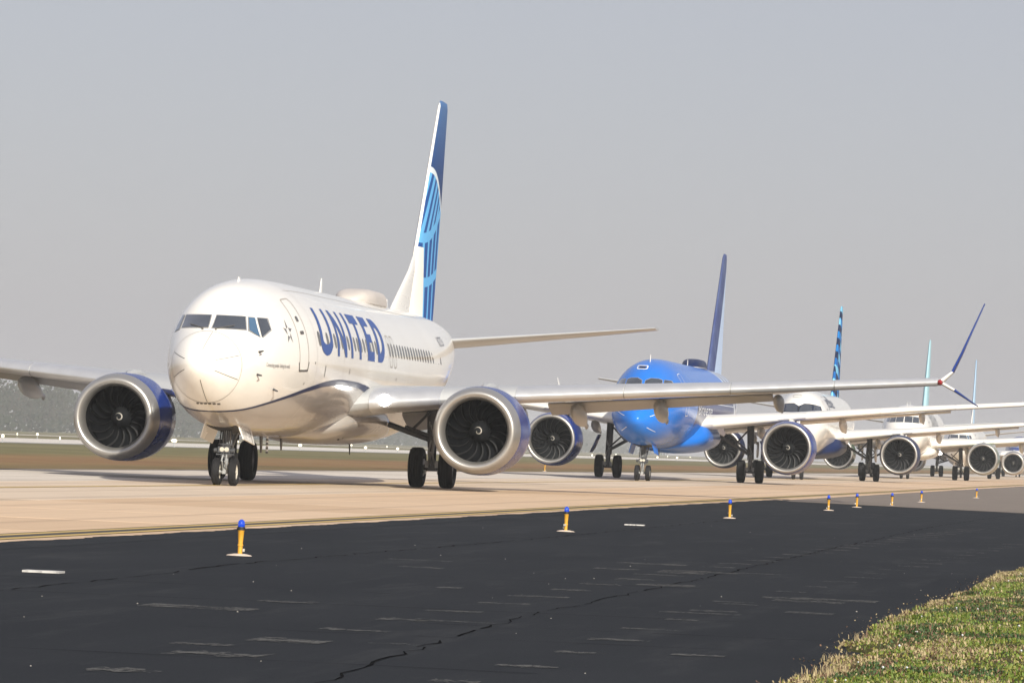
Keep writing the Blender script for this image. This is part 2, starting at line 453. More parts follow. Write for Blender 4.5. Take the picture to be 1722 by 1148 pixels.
def grid_patch(bm, du, dv):
    """cut a flat bmesh in the xy plane on a grid so that it can be bent"""
    for ax, step in ((0, du), (1, dv)):
        if not step: continue
        lo = min(v.co[ax] for v in bm.verts); hi = max(v.co[ax] for v in bm.verts)
        x = math.floor(lo / step) * step + step
        while x < hi - 1e-6:
            co = Vector((0, 0, 0)); co[ax] = x; no = Vector((0, 0, 0)); no[ax] = 1
            bmesh.ops.bisect_plane(bm, geom=bm.verts[:] + bm.edges[:] + bm.faces[:], plane_co=co, plane_no=no, dist=1e-5)
            x += step

def patch(name, polys, mapf, mat, du=.25, dv=.08, holes=None):
    """polygons in (u, v) -> bent sheet; mapf(u, v) gives the 3-D point"""
    bm = bmesh.new()
    for poly in polys:
        rings = [[Vector((*p, 0)) for p in poly]]
        if holes: rings += [[Vector((*p, 0)) for p in h] for h in holes]
        flat = [p for r in rings for p in r]
        vs = [bm.verts.new(p) for p in flat]
        for t in geometry.tessellate_polygon(rings):
            try: bm.faces.new([vs[i] for i in t])
            except ValueError: pass
    grid_patch(bm, du, dv)
    bmesh.ops.recalc_face_normals(bm, faces=bm.faces)
    for v in bm.verts: v.co = mapf(v.co.x, v.co.y)
    bm.normal_update()
    me = bpy.data.meshes.new(name); bm.to_mesh(me); bm.free(); me.materials.append(mat)
    me.polygons.foreach_set('use_smooth', [True] * len(me.polygons))
    return me

def rrect(u0, u1, v0, v1, r, n=5, ru=None):
    ru = ru or r; out = []
    for (cx, cy, a) in ((u1 - ru, v1 - r, 0), (u0 + ru, v1 - r, 90), (u0 + ru, v0 + r, 180), (u1 - ru, v0 + r, 270)):
        out += [(cx + ru * math.cos(R(a + 90 * k / n)), cy + r * math.sin(R(a + 90 * k / n))) for k in range(n + 1)]
    return out

def text_polys(txt, w, h):
    """letters of the built-in font as a flat bmesh scaled to w x h, lower left corner at the origin"""
    cu = bpy.data.curves.new('txt', 'FONT'); cu.body = txt; cu.resolution_u = 3
    ob = bpy.data.objects.new('txt', cu); COL.objects.link(ob)
    dg = bpy.context.evaluated_depsgraph_get()
    me = bpy.data.meshes.new_from_object(ob.evaluated_get(dg))
    bpy.data.objects.remove(ob); bpy.data.curves.remove(cu)
    bm = bmesh.new(); bm.from_mesh(me); bpy.data.meshes.remove(me)
    xs = [v.co.x for v in bm.verts]; ys = [v.co.y for v in bm.verts]
    a, b, c, d = min(xs), max(xs), min(ys), max(ys)
    for v in bm.verts: v.co = Vector(((v.co.x - a) / (b - a) * w, (v.co.y - c) / (d - c) * h, 0))
    return bm

def text_mesh(name, txt, w, h, mapf, mat, du=.3, dv=.1):
    bm = text_polys(txt, w, h); grid_patch(bm, du, dv)
    for v in bm.verts: v.co = mapf(v.co.x, v.co.y)
    bm.normal_update(); me = bpy.data.meshes.new(name); bm.to_mesh(me); bm.free(); me.materials.append(mat)
    return me

# ------------------------------------------------------------------ aerofoils
AF = []
for k in range(15):
    AF.append(.5 * (1 + math.cos(PI * k / 14)))
def foil(x, t): return 5 * t * (.2969 * math.sqrt(x) - .126 * x - .3516 * x * x + .2843 * x ** 3 - .1015 * x ** 4)
def foil_ring(t, camber=.02, x0=0.0, x1=1.0):
    r = []
    for x in AF:
        r.append((x, foil(x, t) + camber * (1 - (2 * x - 1) ** 2)))
    for x in AF[-2::-1]:
        r.append((x, -foil(x, t) * .85 + camber * (1 - (2 * x - 1) ** 2)))
    return r
def wing_mesh(name, secs, mats, side, twist=0.0, camber=.015):
    """secs: (span, s_le, chord, z_le, thickness in m); side -1 = aircraft's left"""
    v, f = [], []; n = None
    for (y, s, c, z, t) in secs:
        ring = foil_ring(t / c, camber); n = len(ring)
        for (x, h) in ring: v.append((s + x * c, side * y, z + h * c - x * c * twist))
    for i in range(len(secs) - 1):
        for k in range(n):
            q = (i * n + k, i * n + (k + 1) % n, (i + 1) * n + (k + 1) % n, (i + 1) * n + k)
            f.append(q if side > 0 else q[::-1])
    for i in (0, len(secs) - 1):
        f.append(tuple(i * n + k for k in range(n)))
    me = mesh(name, v, f, mats)
    bm = bmesh.new(); bm.from_mesh(me); bmesh.ops.recalc_face_normals(bm, faces=bm.faces); bm.to_mesh(me); bm.free()
    return sharp(me, 50)
def lerp_sec(secs, y):
    for a, b in zip(secs[:-1], secs[1:]):
        if a[0] <= y <= b[0] + 1e-6:
            t = (y - a[0]) / (b[0] - a[0]); return tuple(p + (r - p) * t for p, r in zip(a, b))
    return secs[-1]
def slat_mesh(name, secs, y0, y1, side, mat, frac=.13, off=.026, twist=0.0, camber=.015, drop=0.0, k=6):
    v, f = [], []; n = 13
    ys = [y0 + (y1 - y0) * i / k for i in range(k + 1)]
    for y in ys:
        _, s, c, z, t = lerp_sec(secs, y)
        for j in range(n):
            a = -1 + 2 * j / (n - 1); x = frac * a * a * (1 if a > 0 else .75)
            h = (foil(x, t / c) if a > 0 else -foil(x, t / c) * .85) + camber * (1 - (2 * x - 1) ** 2)
            dx, dh = (-1, 0) if abs(a) < .2 else (-.35, 1 if a > 0 else -1)
            v.append((s + x * c + dx * off - drop * .6, side * y, z + h * c - x * c * twist + dh * off - drop))
    for i in range(k):
        for j in range(n - 1):
            q = (i * n + j, i * n + j + 1, (i + 1) * n + j + 1, (i + 1) * n + j); f.append(q)
    f.append(tuple(range(n))); f.append(tuple(k * n + j for j in range(n)))
    for i in range(k): f.append((i * n, (i + 1) * n, (i + 1) * n + n - 1, i * n + n - 1))
    me = mesh(name, v, f, mat)
    bm = bmesh.new(); bm.from_mesh(me); bmesh.ops.recalc_face_normals(bm, faces=bm.faces); bm.to_mesh(me); bm.free()
    return sharp(me, 50)
def fin_mesh(name, secs, mats, camber=0.0):
    """secs: (z, s_le, chord, thickness)"""
    v, f = [], []
    for (z, s, c, t) in secs:
        ring = foil_ring(t / c, 0); n = len(ring)
        v += [(s + x * c, h * c, z) for x, h in ring]
    for i in range(len(secs) - 1):
        for k in range(n): f.append((i * n + k, i * n + (k + 1) % n, (i + 1) * n + (k + 1) % n, (i + 1) * n + k))
    f.append(tuple((len(secs) - 1) * n + k for k in range(n)))
    me = mesh(name, v, f, mats)
    bm = bmesh.new(); bm.from_mesh(me); bmesh.ops.recalc_face_normals(bm, faces=bm.faces); bm.to_mesh(me); bm.free()
    return me
def blade_loft(name, secs, mats):
    """winglets: secs of (point of the leading edge, chord, thickness, sideways direction of thickness)"""
    v, f = [], []
    for (p, c, t, d) in secs:
        p, d = Vector(p), Vector(d).normalized(); ring = foil_ring(t / c, 0); n = len(ring)
        v += [tuple(p + Vector((x * c, 0, 0)) + d * h * c) for x, h in ring]
    mi = []
    for i in range(len(secs) - 1):
        for k in range(n): f.append((i * n + k, i * n + (k + 1) % n, (i + 1) * n + (k + 1) % n, (i + 1) * n + k)); mi.append(0 if i == 0 else 1)
    f.append(tuple((len(secs) - 1) * n + k for k in range(n))); mi.append(1)
    me = mesh(name, v, f, mats, True, mi if len(mats) > 1 else None)
    bm = bmesh.new(); bm.from_mesh(me); bmesh.ops.recalc_face_normals(bm, faces=bm.faces); bm.to_mesh(me); bm.free()
    return me

# ------------------------------------------------------------------ airliner components
def fan_blade_mesh(r0, r1, mat, chord=.34, x=1.05):
    v, f = [], []; nr, nc = 6, 4
    for i in range(nr + 1):
        t = i / nr; r = r0 + (r1 - r0) * t; a = R(22 + 40 * t); c = chord * (.62 + .5 * t - .15 * t * t)
        sweep = .10 * math.sin(PI * t) * 0.9 - .16 * t * t
        for j in range(nc + 1):
            u = j / nc - .5; bow = .03 * (1 - 4 * u * u)
            dx = u * c * math.cos(a) + bow * math.sin(a); dt = (u * c * math.sin(a) - bow * math.cos(a) + sweep) / r
            v.append((x + dx, r * math.sin(dt), r * math.cos(dt)))
    for i in range(nr):
        for j in range(nc): a = i * (nc + 1) + j; f.append((a, a + 1, a + nc + 2, a + nc + 1))
    n = len(v)
    v += [(p[0] + .012, p[1], p[2]) for p in v]; f += [tuple(i + n for i in q[::-1]) for q in f]
    mi = [1 if (k % nc) == 0 and k // nc > 0 else 0 for k in range(nr * nc)] * 2
    return mesh('fan_blade', v, f, [mat, M['blade_edge_bright' if mat == M['blade_steel'] else 'blade_edge']], True, mi)

def nacelle_set(sp):
    """all meshes of one engine, shared by left and right"""
    Rth, Rf, Rm, L, zf = sp['Rth'], sp['Rf'], sp['Rm'], sp['L'], sp.get('zflat', 1.0)
    Rh = Rth + (Rm - Rth) * .40; d = Rm - Rh; e = Rh - Rth; o = {}
    lx = sp.get('lipx', .50)
    ff_ = Pchip([0, .02, .07, .18, .4, .72, 1.25], [0, .25, .42, .6, .8, .945, 1.0])
    out = [x for x in (.02, .045, .07, .11, .18, .28, .4, .55) if x < lx] + [lx]
    b = MB(); b.lathe([(.42, Rth), (.2, Rth + .05 * e), (.08, Rth + .35 * e), (.02, Rth + .7 * e), (0, Rh)] + [(x, Rh + d * ff_(x)) for x in out], 64, zflat=zf)
    o['inlet_lip'] = b.build('inlet_lip', M[sp.get('lip', 'lip')], True, 60)
    b = MB(); b.lathe([(.42, Rth), (.7, Rth + .4 * (Rf - Rth)), (.95, Rf), (1.3, Rf), (1.34, .01)], 64, zflat=None)
    o['inlet_liner'] = b.build('inlet_liner', M['liner'], True, 60)
    b = MB(); b.lathe([(lx + .004, Rh + d * ff_(lx))] + [(x, Rh + d * ff_(x)) for x in (.14, .22, .32, .45, .6, .8, 1.0) if x > lx + .03] + [(1.25, Rm), (L * .55, Rm), (L * .55 + .004, Rm - .012), (L * .55 + .02, Rm - .012), (L * .55 + .024, Rm), (L * .78, Rm * .955), (L, Rm * .80), (L + .01, Rm * .77), (L - .5, Rm * .74), (L - .6, .4)], 64, zflat=zf)
    o['cowl'] = b.build('engine_nacelle', M[sp['cowl']], True, 40)
    b = MB(); b.lathe([(L - .6, Rm * .55), (L + .1, Rm * .5), (L + .75, Rm * .36), (L + .74, Rm * .32), (L + .3, Rm * .3)], 40); b.lathe([(L + .2, Rm * .26), (L + .9, Rm * .2), (L + 1.4, .03)], 32)
    o['exhaust_nozzle'] = b.build('exhaust_nozzle', M['dark'])
    b = MB(); b.lathe([(1.30, .30), (1.04, .29), (.9, .23), (.76, .14), (.68, .05), (.66, .002)], 32)
    o['spinner'] = b.build('spinner', M['liner'])
    if sp.get('spiral', True):
        pts = [(.03 + .105 * t, 2 * PI * (1.0 * t + .2)) for t in [k / 26 for k in range(27)]]
        v = []
        for i, (r, a) in enumerate(pts):
            w = .006 + .008 * math.sin(PI * i / 26)
            for rr in (r - w, r + w):
                v.append((.655 + .66 * rr * rr / .14 + rr * .22 - .010, rr * math.sin(a), rr * math.cos(a)))
        o['spinner_spiral'] = mesh('spinner_spiral', v, [(2 * i, 2 * i + 1, 2 * i + 3, 2 * i + 2) for i in range(26)], M['softline'])
    o['fan_blade'] = fan_blade_mesh(.27, Rf - .015, M[sp.get('blade', 'blade')])
    return o

def add_engine(root, ns, sp, side, tilt=0.0):
    nac = link('engine_nacelle', ns['cowl'], root, (sp['s'], side * sp['y'], sp['z']))
    for k in ('inlet_lip', 'inlet_liner', 'exhaust_nozzle', 'spinner', 'spinner_spiral'):
        if k in ns: link(k, ns[k], nac)
    nb = sp.get('nb', 18)
    for i in range(nb): link('fan_blade', ns['fan_blade'], nac, None, (2 * PI * (i + .3) / nb, 0, 0))
    # pylon: a thin vertical slab shaped body from nacelle crown to wing
    Rm, L = sp['Rm'], sp['L']; wz = sp['wing_z'] - sp['z']
    v = []
    for (x, zt, zb, w) in ((1.5, Rm - .02, Rm - .15, .03), (2.0, Rm + .10, Rm - .2, .16), (2.8, max(Rm + .12, wz - .05), Rm - .3, .21), (L + .3, max(Rm + .02, wz - .05), Rm * .5, .2), (L + 1.6, wz - .05, Rm * .72, .12), (L + 2.6, wz - .1, wz - .25, .03)):
        v += [(x, -w, zb), (x, -w * .9, zt - .08), (x, -w * .45, zt), (x, w * .45, zt), (x, w * .9, zt - .08), (x, w, zb)]
    f = [(i * 6 + k, i * 6 + k + 1, (i + 1) * 6 + k + 1, (i + 1) * 6 + k) for i in range(5) for k in range(5)] + [(0, 1, 2, 3, 4, 5), tuple(30 + k for k in range(6))]
    link('pylon', sharp(mesh('pylon', v, f, M[sp.get('pylon', 'wing_grey')])), nac)
    return nac

def tyre_mesh(r, w, grooves=4):
    h = w / 2; pr = [(-h * .55, r * .52), (-h * .82, r * .58), (-h * .98, r * .72), (-h, r * .80), (-h * .93, r * .90), (-h * .74, r * .97)]
    xs = []
    for g_ in range(grooves):
        c = (-.52 + 1.04 * g_ / (grooves - 1)) * h
        xs += [(c - .05 * h, r * (1 - .008 * abs(c / h))), (c - .035 * h, r * .978), (c + .035 * h, r * .978), (c + .05 * h, r * (1 - .008 * abs(c / h)))]
    pr += xs + [(-a, b_) for a, b_ in pr[::-1]]
    return MB().lathe(pr, 44, 'Y').build('tyre', M['tyre'], True, 50)
def rim_mesh(r, w, mat):
    h = w / 2; b = MB()
    b.lathe([(-h * .62, r * .55), (-h * .66, r * .5), (-h * .45, r * .46), (-h * .3, r * .3), (-h * .5, r * .16), (-h * .75, r * .12), (-h * .78, .001)], 28, 'Y')
    b.lathe([(h * .62, r * .55), (h * .66, r * .5), (h * .45, r * .46), (h * .3, r * .3), (h * .5, r * .16), (h * .75, r * .12), (h * .78, .001)], 28, 'Y')
    for s_ in (-1, 1):
        for k in range(9):
            a = 2 * PI * k / 9; b.tube((r * .38 * math.cos(a), s_ * h * .36, r * .38 * math.sin(a)), (r * .38 * math.cos(a), s_ * h * .47, r * .38 * math.sin(a)), r * .06, n=8)
    return b.build('wheel_rim', mat)

def main_gear(root, gm, s, y, r, half, ztop, side, mat, lean=0.0, brace_in=1.5, brace_z=1.75, door=None, detail=True):
    b = MB(); yt = y + lean
    b.tube((s, side * y, r - .02), (s, side * y, r + .62), .10, .10, 14); b.tube((s, side * y, r + .55), (s, side * yt, ztop), .155, .17, 16)
    b.tube((s, side * (y - half * 1.02), r), (s, side * (y + half * 1.02), r), .085, .085, 12)
    b.box((s, side * y, r + .04), (.22, .24, .26))
    for k in (-1, 1): b.tube((s - .02, side * (y + k * half * .55), r), (s - .02, side * (y + k * half * .62), r), r * .44, r * .44, 18)
    g = link('main_gear', b.build('main_gear', mat), root)
    for k in (-1, 1):
        link('tyre', gm['tyre'], g, (s, side * y + k * half, r)); link('wheel_rim', gm['rim'], g, (s, side * y + k * half, r))
    b = MB(); b.tube((s + .05, side * y, r + .75), (s - .05, side * (y - brace_in), brace_z + .15), .075, .085, 12)
    b.tube((s - .15, side * (y - .05), r + .9), (s - .6, side * (y - brace_in * .55), brace_z + .1), .04, .04, 8)
    b.tube((s - .02, side * (y - brace_in * .52), r + .75 + (brace_z - r - .6) * .52), (s - .3, side * (y - .1), ztop - .25), .04, .04, 8)
    link('side_brace', b.build('side_brace', mat), g)
    b = MB()
    for (p, q_, w) in (((s - .12, r + .1), (s - .42, r + .42), .16), ((s - .42, r + .42), (s - .14, r + .76), .14)):
        for k in (-1, 1): b.tube((p[0], side * y + k * w * .5, p[1]), (q_[0], side * y + k * w * .28, q_[1]), .03, .03, 8)
    b.tube((s - .43, side * y - .08, r + .42), (s - .43, side * y + .08, r + .42), .035, .035, 8)
    for k in range(5): b.tube((s - .16, side * y - .1 + .05 * k, r + .9 + .1 * k), (s - .2 + .05 * k, side * y + .12 - .04 * k, r + .05), .012, .012, 6)
    for k in (-1, 1): b.box((s - .13, side * y + k * .14, r + .1), (.1, .09, .2)); b.box((s - .12, side * y + k * .2, r - .12), (.16, .06, .12))
    link('torque_link', b.build('torque_link', M['gear']), g)
    if door:
        v = []; n = 8
        for i in range(n + 1):
            t = i / n; z0, z1 = door['z0'] + .12 * math.sin(PI * t) * 0, door['z1']
            bul = .10 * math.sin(PI * t)
            for z in (z0 + (.18 if i in (0, n) else 0), (z0 + z1) / 2, z1): v.append((s - door['w'] / 2 + door['w'] * t, side * (y + door['dy'] + bul + (door.get('flare', 0) * (z1 - z) / (z1 - z0))), z))
        m_ = len(v); v += [(p[0], p[1] + side * .035, p[2]) for p in v]
        f = []
        for i in range(n):
            for j in range(2): a = i * 3 + j; f += [(a, a + 1, a + 4, a + 3), (m_ + a, m_ + a + 3, m_ + a + 4, m_ + a + 1)]
        for j in range(2): f += [(j, m_ + j, m_ + j + 1, j + 1), (n * 3 + j, n * 3 + j + 1, m_ + n * 3 + j + 1, m_ + n * 3 + j)]
        for i in range(n): f += [(i * 3, i * 3 + 3, m_ + i * 3 + 3, m_ + i * 3), (i * 3 + 2, m_ + i * 3 + 2, m_ + i * 3 + 5, i * 3 + 5)]
        link('gear_door', mesh('gear_door', v, f, M[door['mat']], True), g)
    return g

def nose_gear(root, gm, s, r, half, ztop, mat, light=True, doors=None, detail=True):
    b = MB(); b.tube((s, 0, r - .03), (s, 0, r + .42), .062, .062, 12); b.tube((s, 0, r + .40), (s + .05, 0, ztop + .25), .098, .11, 14)
    b.tube((s, -half * 1.02, r), (s, half * 1.02, r), .05, .05, 10); b.lathe([(r + .37, .07), (r + .37, .135), (r + .46, .135), (r + .46, .07)], 16, 'Z', (s, 0, 0))
    b.box((s - .02, 0, r + .02), (.14, .13, .15))
    g = link('nose_gear', b.build('nose_gear', mat), root)
    for k in (-1, 1):
        link('tyre', gm['ntyre'], g, (s, k * half, r)); link('wheel_rim', gm['nrim'], g, (s, k * half, r))
    b = MB()
    for (p, q_) in (((s - .09, r + .05), (s - .30, r + .26)), ((s - .30, r + .26), (s - .1, r + .5))):
        for k in (-1, 1): b.tube((p[0], k * .055, p[1]), (q_[0], k * .035, q_[1]), .022, .022, 8)
    b.tube((s + .1, -.07, r + .45), (s + 1.1, -.2, ztop + .3), .035, .035, 8); b.tube((s + .1, .07, r + .45), (s + 1.1, .2, ztop + .3), .035, .035, 8)
    link('torque_link', b.build('torque_link', M['gear']), g)
    if light:
        b = MB(); zl = r + .55
        b.box((s - .16, .02, zl), (.12, .30, .15)); b.tube((s - .14, -.24, zl - .02), (s - .14, -.14, zl - .02), .07, .07, 12); b.tube((s - .14, .2, zl - .02), (s - .14, .28, zl - .02), .06, .06, 12)
        b.box((s - .1, 0, zl + .13), (.2, .34, .04)); b.box((s - .1, 0, zl - .12), (.18, .44, .03))
        for k in range(6): b.tube((s - .12, -.15 + .06 * k, zl + .15), (s - .1 + .03 * k, -.12 + .05 * k, ztop + .15), .018, .018, 6)
        link('steering_unit', b.build('steering_unit', M['gear_dark']), g)
        b = MB(); b.lathe([(s - .235, .001), (s - .235, .05), (s - .22, .062)], 14, 'X', (0, .07, zl)); b.lathe([(s - .235, .001), (s - .235, .05), (s - .22, .062)], 14, 'X', (0, -.05, zl))
        link('taxi_light', b.build('taxi_light', M['rim']), g)
    return g

def plate(name, pts, th, mat, sub=None):
    """a thin plate from a 3-D polygon, thickened along its normal"""
    P = [Vector(p) for p in pts]; n = (P[1] - P[0]).cross(P[-1] - P[0]).normalized() * th / 2
    k = len(P); v = [p + n for p in P] + [p - n for p in P]
    return mesh(name, [tuple(x) for x in v], [tuple(range(k)), tuple(range(2 * k - 1, k - 1, -1))] + [(i, k + i, k + (i + 1) % k, (i + 1) % k) for i in range(k)], mat, False)

def antenna_mesh(h, c, mat, down=False, sw=.4):
    s = -1 if down else 1
    return blade_loft('antenna', [((0, 0, -.03 * s), c, c * .14, (0, 1, 0)), ((h * sw, 0, s * h), c * .5, c * .08, (0, 1, 0))], [mat])

def canoe(name, L, w, h, mat, droop=.12):
    v, f = [], []; n, m_ = 16, 14
    for i in range(m_ + 1):
        t = i / m_; k = max(.02, (math.sin(PI * min(1, t * 1.05) ** .75) if t < .95 else .15)) ** .6
        for j in range(n):
            a = 2 * PI * j / n; v.append((L * t, w / 2 * k * math.cos(a), -h * .35 - droop * L * t * t + h / 2 * k * math.sin(a) * (1.15 if math.sin(a) < 0 else .7)))
    for i in range(m_):
        for j in range(n): f.append((i * n + j, i * n + (j + 1) % n, (i + 1) * n + (j + 1) % n, (i + 1) * n + j))
    f += [tuple(range(n)), tuple(m_ * n + j for j in range(n))]
    me = mesh(name, v, f, mat); bm = bmesh.new(); bm.from_mesh(me); bmesh.ops.recalc_face_normals(bm, faces=bm.faces); bm.to_mesh(me); bm.free(); return me

def flap_mesh(secs, y0, y1, side, mat, frac=.24, defl=14, dz=-.06, dx=.1):
    v, f = [], []
    ring = foil_ring(.13, .02); n = len(ring); ca_, sa_ = math.cos(R(defl)), math.sin(R(defl))
    for y in (y0, (y0 + y1) / 2, y1):
        _, s, c, z, t = lerp_sec(secs, y); fc = c * frac; h0 = z - c * .02
        for (x, h) in ring:
            X, H = x * fc, h * fc; v.append((s + c * (1 - frac * .9) + dx + X * ca_ + H * sa_, side * y, h0 + dz - X * sa_ + H * ca_))
    for i in range(2):
        for k in range(n): f.append((i * n + k, i * n + (k + 1) % n, (i + 1) * n + (k + 1) % n, (i + 1) * n + k))
    f += [tuple(range(n)), tuple(2 * n + k for k in range(n))]
    me = mesh('flap', v, f, mat); bm = bmesh.new(); bm.from_mesh(me); bmesh.ops.recalc_face_normals(bm, faces=bm.faces); bm.to_mesh(me); bm.free(); return sharp(me, 50)

def ring_outline(name, u0, u1, v0, v1, r, w, body, mat, off=.006, ru=.15, wu=None):
    wu = wu or w
    return patch(name, [rrect(u0, u1, v0, v1, r, 5, ru)], lambda u, v: body.pt(u, v, off), mat, .4, .06, [rrect(u0 + wu, u1 - wu, v0 + w, v1 - w, r * .85, 5, ru * .85)])

# ------------------------------------------------------------------ one airliner
def airliner(sp, X, Y, yaw):
    root = bpy.data.objects.new('airliner', None); COL.objects.link(root)
    root.location = (X, Y, 0); root.rotation_euler = (0, 0, PI / 2 - yaw)
    tag(root, sp['label'], 'airplane', 'airliners queued along the taxiway')
    B = Body(sp['body']); bp = lambda off: (lambda u, v: B.pt(u, v, off))
    fus = link('fuselage', B.loft('fuselage', sp['fus_mat'](B)), root)
    FB = Body(sp['fairing']); link('belly_fairing', FB.loft('belly_fairing', M[sp['fairing_mat']], 48, 40, 1.0), root)
    # cockpit panes: outlines in (y, z) as seen from ahead
    def fr(off): return lambda u, v: B.front(u, v, off)
    for (poly, glass) in sp['panes']:
        cx = sum(p[0] for p in poly) / len(poly); cz = sum(p[1] for p in poly) / len(poly)
        wf = sp.get('pane_frame', .022)
        grown = [(p[0] + wf * (1 if p[0] > cx else -1), p[1] + wf * (1 if p[1] > cz else -1)) for p in poly]
        w = link('cockpit_window', patch('cockpit_window', [poly], fr(.014), M[glass], .12, .12), root)
        link('window_frame', patch('window_frame', [grown], fr(.007), M[sp.get('frame_mat', 'frame')], .12, .12), w)
    # cabin windows
    wz0, wz1, ww = sp['win']
    for side in (-1, 1):
        wm = None
        for s in sp['win_s']:
            if wm is None or s < 9.0:
                p0, p1 = B.phi(s, wz1), B.phi(s, wz0)
                mm = patch('cabin_window', [rrect(s - ww / 2, s + ww / 2, p0, p1, (p1 - p0) * .38, 4, ww * .45)], lambda u, v: B.pt(u, v * -side, .006), M['pax'], .2, .06)
                if s >= 9.0:
                    for v in mm.vertices: v.co.x -= s
                    wm = mm
                else:
                    link('cabin_window', mm, root); continue
            link('cabin_window', wm, root, (s, 0, 0))
    # doors
    for (s0, s1, z0, z1) in sp['doors']:
        p0, p1 = B.phi((s0 + s1) / 2, z1), B.phi((s0 + s1) / 2, z0)
        d = link('cabin_door', ring_outline('cabin_door', s0, s1, p0, p1, .09, .018, B, M[sp.get('door_mat', 'softline')], .007, .14, .035), root)
        if s1 - s0 > .6:
            pm = p0 + (p1 - p0) * .52
            link('door_handle', patch('door_handle', [rrect(s0 + .28, s1 - .22, pm - .03, pm + .015, .01, 3, .05)], bp(.012), M['line'], .2, .05), d)
            link('door_window', patch('door_window', [rrect(s0 + .3, s1 - .3, pm - .24, pm - .16, .02, 4, .05)], bp(.012), M['pax'], .2, .05), d)
    # wings
    W = sp['wing']
    for side in (-1, 1):
        w = link('wing', wing_mesh('wing', W, M[sp['wing_mat']], side), root)
        for (a, b_) in sp['slats']: link('slat', slat_mesh('slat', W, a, b_, side, M[sp['slat_mat']], sp.get('slat_frac', .13), drop=sp.get('slat_drop', 0)), w)
        for (a, b_) in sp['flaps']: link('flap', flap_mesh(W, a, b_, side, M[sp['wing_mat']], defl=sp.get('flap_defl', 14)), w)
        for (y, L, wd, h) in sp['canoes']:
            _, s, c, z, t = lerp_sec(W, y); link('flap_fairing', canoe('flap_fairing', L, wd, h, M[sp.get('canoe_mat', 'wing_grey')]), w, (s + c * .42, side * y, z - t * .32))
        sp['tip'](root, W[-1], side)
    # engines
    ns = nacelle_set(sp['engine'])
    for side in (1, -1): add_engine(root, ns, sp['engine'], side)
    # tail
    fm = sp['fin_mat']() if callable(sp['fin_mat']) else M[sp['fin_mat']]
    fin = link('tail_fin', fin_mesh('tail_fin', sp['fin'], fm), root)
    if sp.get('dorsal'): link('dorsal_fin', fin_mesh('dorsal_fin', sp['dorsal'], M[sp.get('dorsal_mat', 'white')]), fin)
    for side in (-1, 1): link('tailplane', wing_mesh('tailplane', sp['stab'], M[sp.get('stab_mat', 'wing_grey')], side, .03, 0), root)
    # gear
    G = sp['gear']
    gm = {'tyre': tyre_mesh(G['r'], G['w']), 'rim': rim_mesh(G['r'], G['w'], M['rim_dark']), 'ntyre': tyre_mesh(G['nr'], G['nw'], 3), 'nrim': rim_mesh(G['nr'], G['nw'], M['rim'])}
    for side in (1, -1): main_gear(root, gm, G['ms'], G['my'], G['r'], G['half'], G['mtop'], side, M[G.get('mat', 'gear_dark')], G.get('lean', -.1), G.get('brace', 1.4), G.get('brace_z', 1.75), G.get('door'))
    ng = nose_gear(root, gm, G['ns'], G['nr'], G['nhalf'], G['ntop'], M[G.get('nmat', 'gear')], True)
    bay = [(p[0] - G['ns'], p[1]) for p in []]
    link('wheel_bay_shade', patch('wheel_bay_shade', [[(G['ns'] - .8, PI - .27), (G['ns'] + 1.1, PI - .22), (G['ns'] + 1.1, PI + .22), (G['ns'] - .8, PI + .27)]], bp(.008), M['black'], .2, .06), root)  # flat black patch: the open bay's shaded inside painted onto the belly
    for side in (-1, 1):
        q0, q1, yo = G['ns'] - .75, G['ns'] + .95, G.get('dy', .42)
        zt = lambda s: B.pt(s, PI - .25)[2] + .03
        pts = [(q0, side * yo, zt(q0)), (q1, side * yo, zt(q1)), (q1 - .1, side * (yo + .12), zt(q1) - G.get('dh', .36)), (q0 + .12, side * (yo + .12), zt(q0) - G.get('dh', .36) * .95)]
        d = link('gear_door', plate('gear_door', pts, .03, M[G.get('door_mat', 'white')]), ng)
        if side == -1 and sp.get('door_text'):
            a, b_, c_, e = [Vector(p) for p in pts]
            def mp(u, v, a=a, b_=b_, c_=c_, e=e):
                p = (e.lerp(c_, u)).lerp(a.lerp(b_, u), v); return p + Vector((0, -.021, 0))
            for wd, u0, uw in zip(sp['door_text'].split(), (.12, .50), (.34, .27)):
                bm = text_polys(wd, uw, .36)
                for vv in bm.verts: vv.co = mp(u0 + vv.co.x, .40 + vv.co.y)
                me = bpy.data.meshes.new('door_lettering'); bm.to_mesh(me); bm.free(); me.materials.append(M['line'])
                link('door_lettering', me, ng)
            link('door_stripe', plate('door_stripe', [mp(.80, .06), mp(.83, .06), mp(.83, .94), mp(.80, .94)], .004, M['line']), ng)
    # antennas
    for (s, h, c, dn) in sp.get('antennas', []):
        z = B.pt(s, PI if dn else 0)[2]
        if dn and FB.x0 + .5 < s < FB.x1 - .5: z = min(z, FB.sec(s)[1])
        link('antenna', antenna_mesh(h, c, M['white' if not dn else sp.get('ant_low', 'dark')], dn), root, (s, 0, z))
    if sp.get('dome'):
        s0, L, hw, h, mat, zz = sp['dome']; b = []; 
        D = Body([(0, .02, 0, .02, .01), (L * .06, h * .5, -.1, hw * .55, 0), (L * .2, h * .86, -.12, hw * .88, 0), (L * .4, h, -.12, hw, 0), (L * .8, h, -.12, hw, 0), (L * .94, h * .86, -.1, hw * .86, 0), (L, h * .3, -.05, hw * .5, 0)], .62)
        link('satellite_dome', D.loft('satellite_dome', M[mat], 40, 30, 1.0), root, (s0, 0, zz))
        link('dome_skirt', Body([(0, .01, 0, .05, .005), (L * .1, .035, -.12, hw * .85, 0), (L * .4, .04, -.12, hw * 1.06, 0), (L * .8, .04, -.12, hw * 1.03, 0), (L * 1.04, .01, -.1, hw * .2, 0)]).loft('dome_skirt', M['satgrey'], 32, 20, 1.0), root, (s0 - .05, 0, zz))
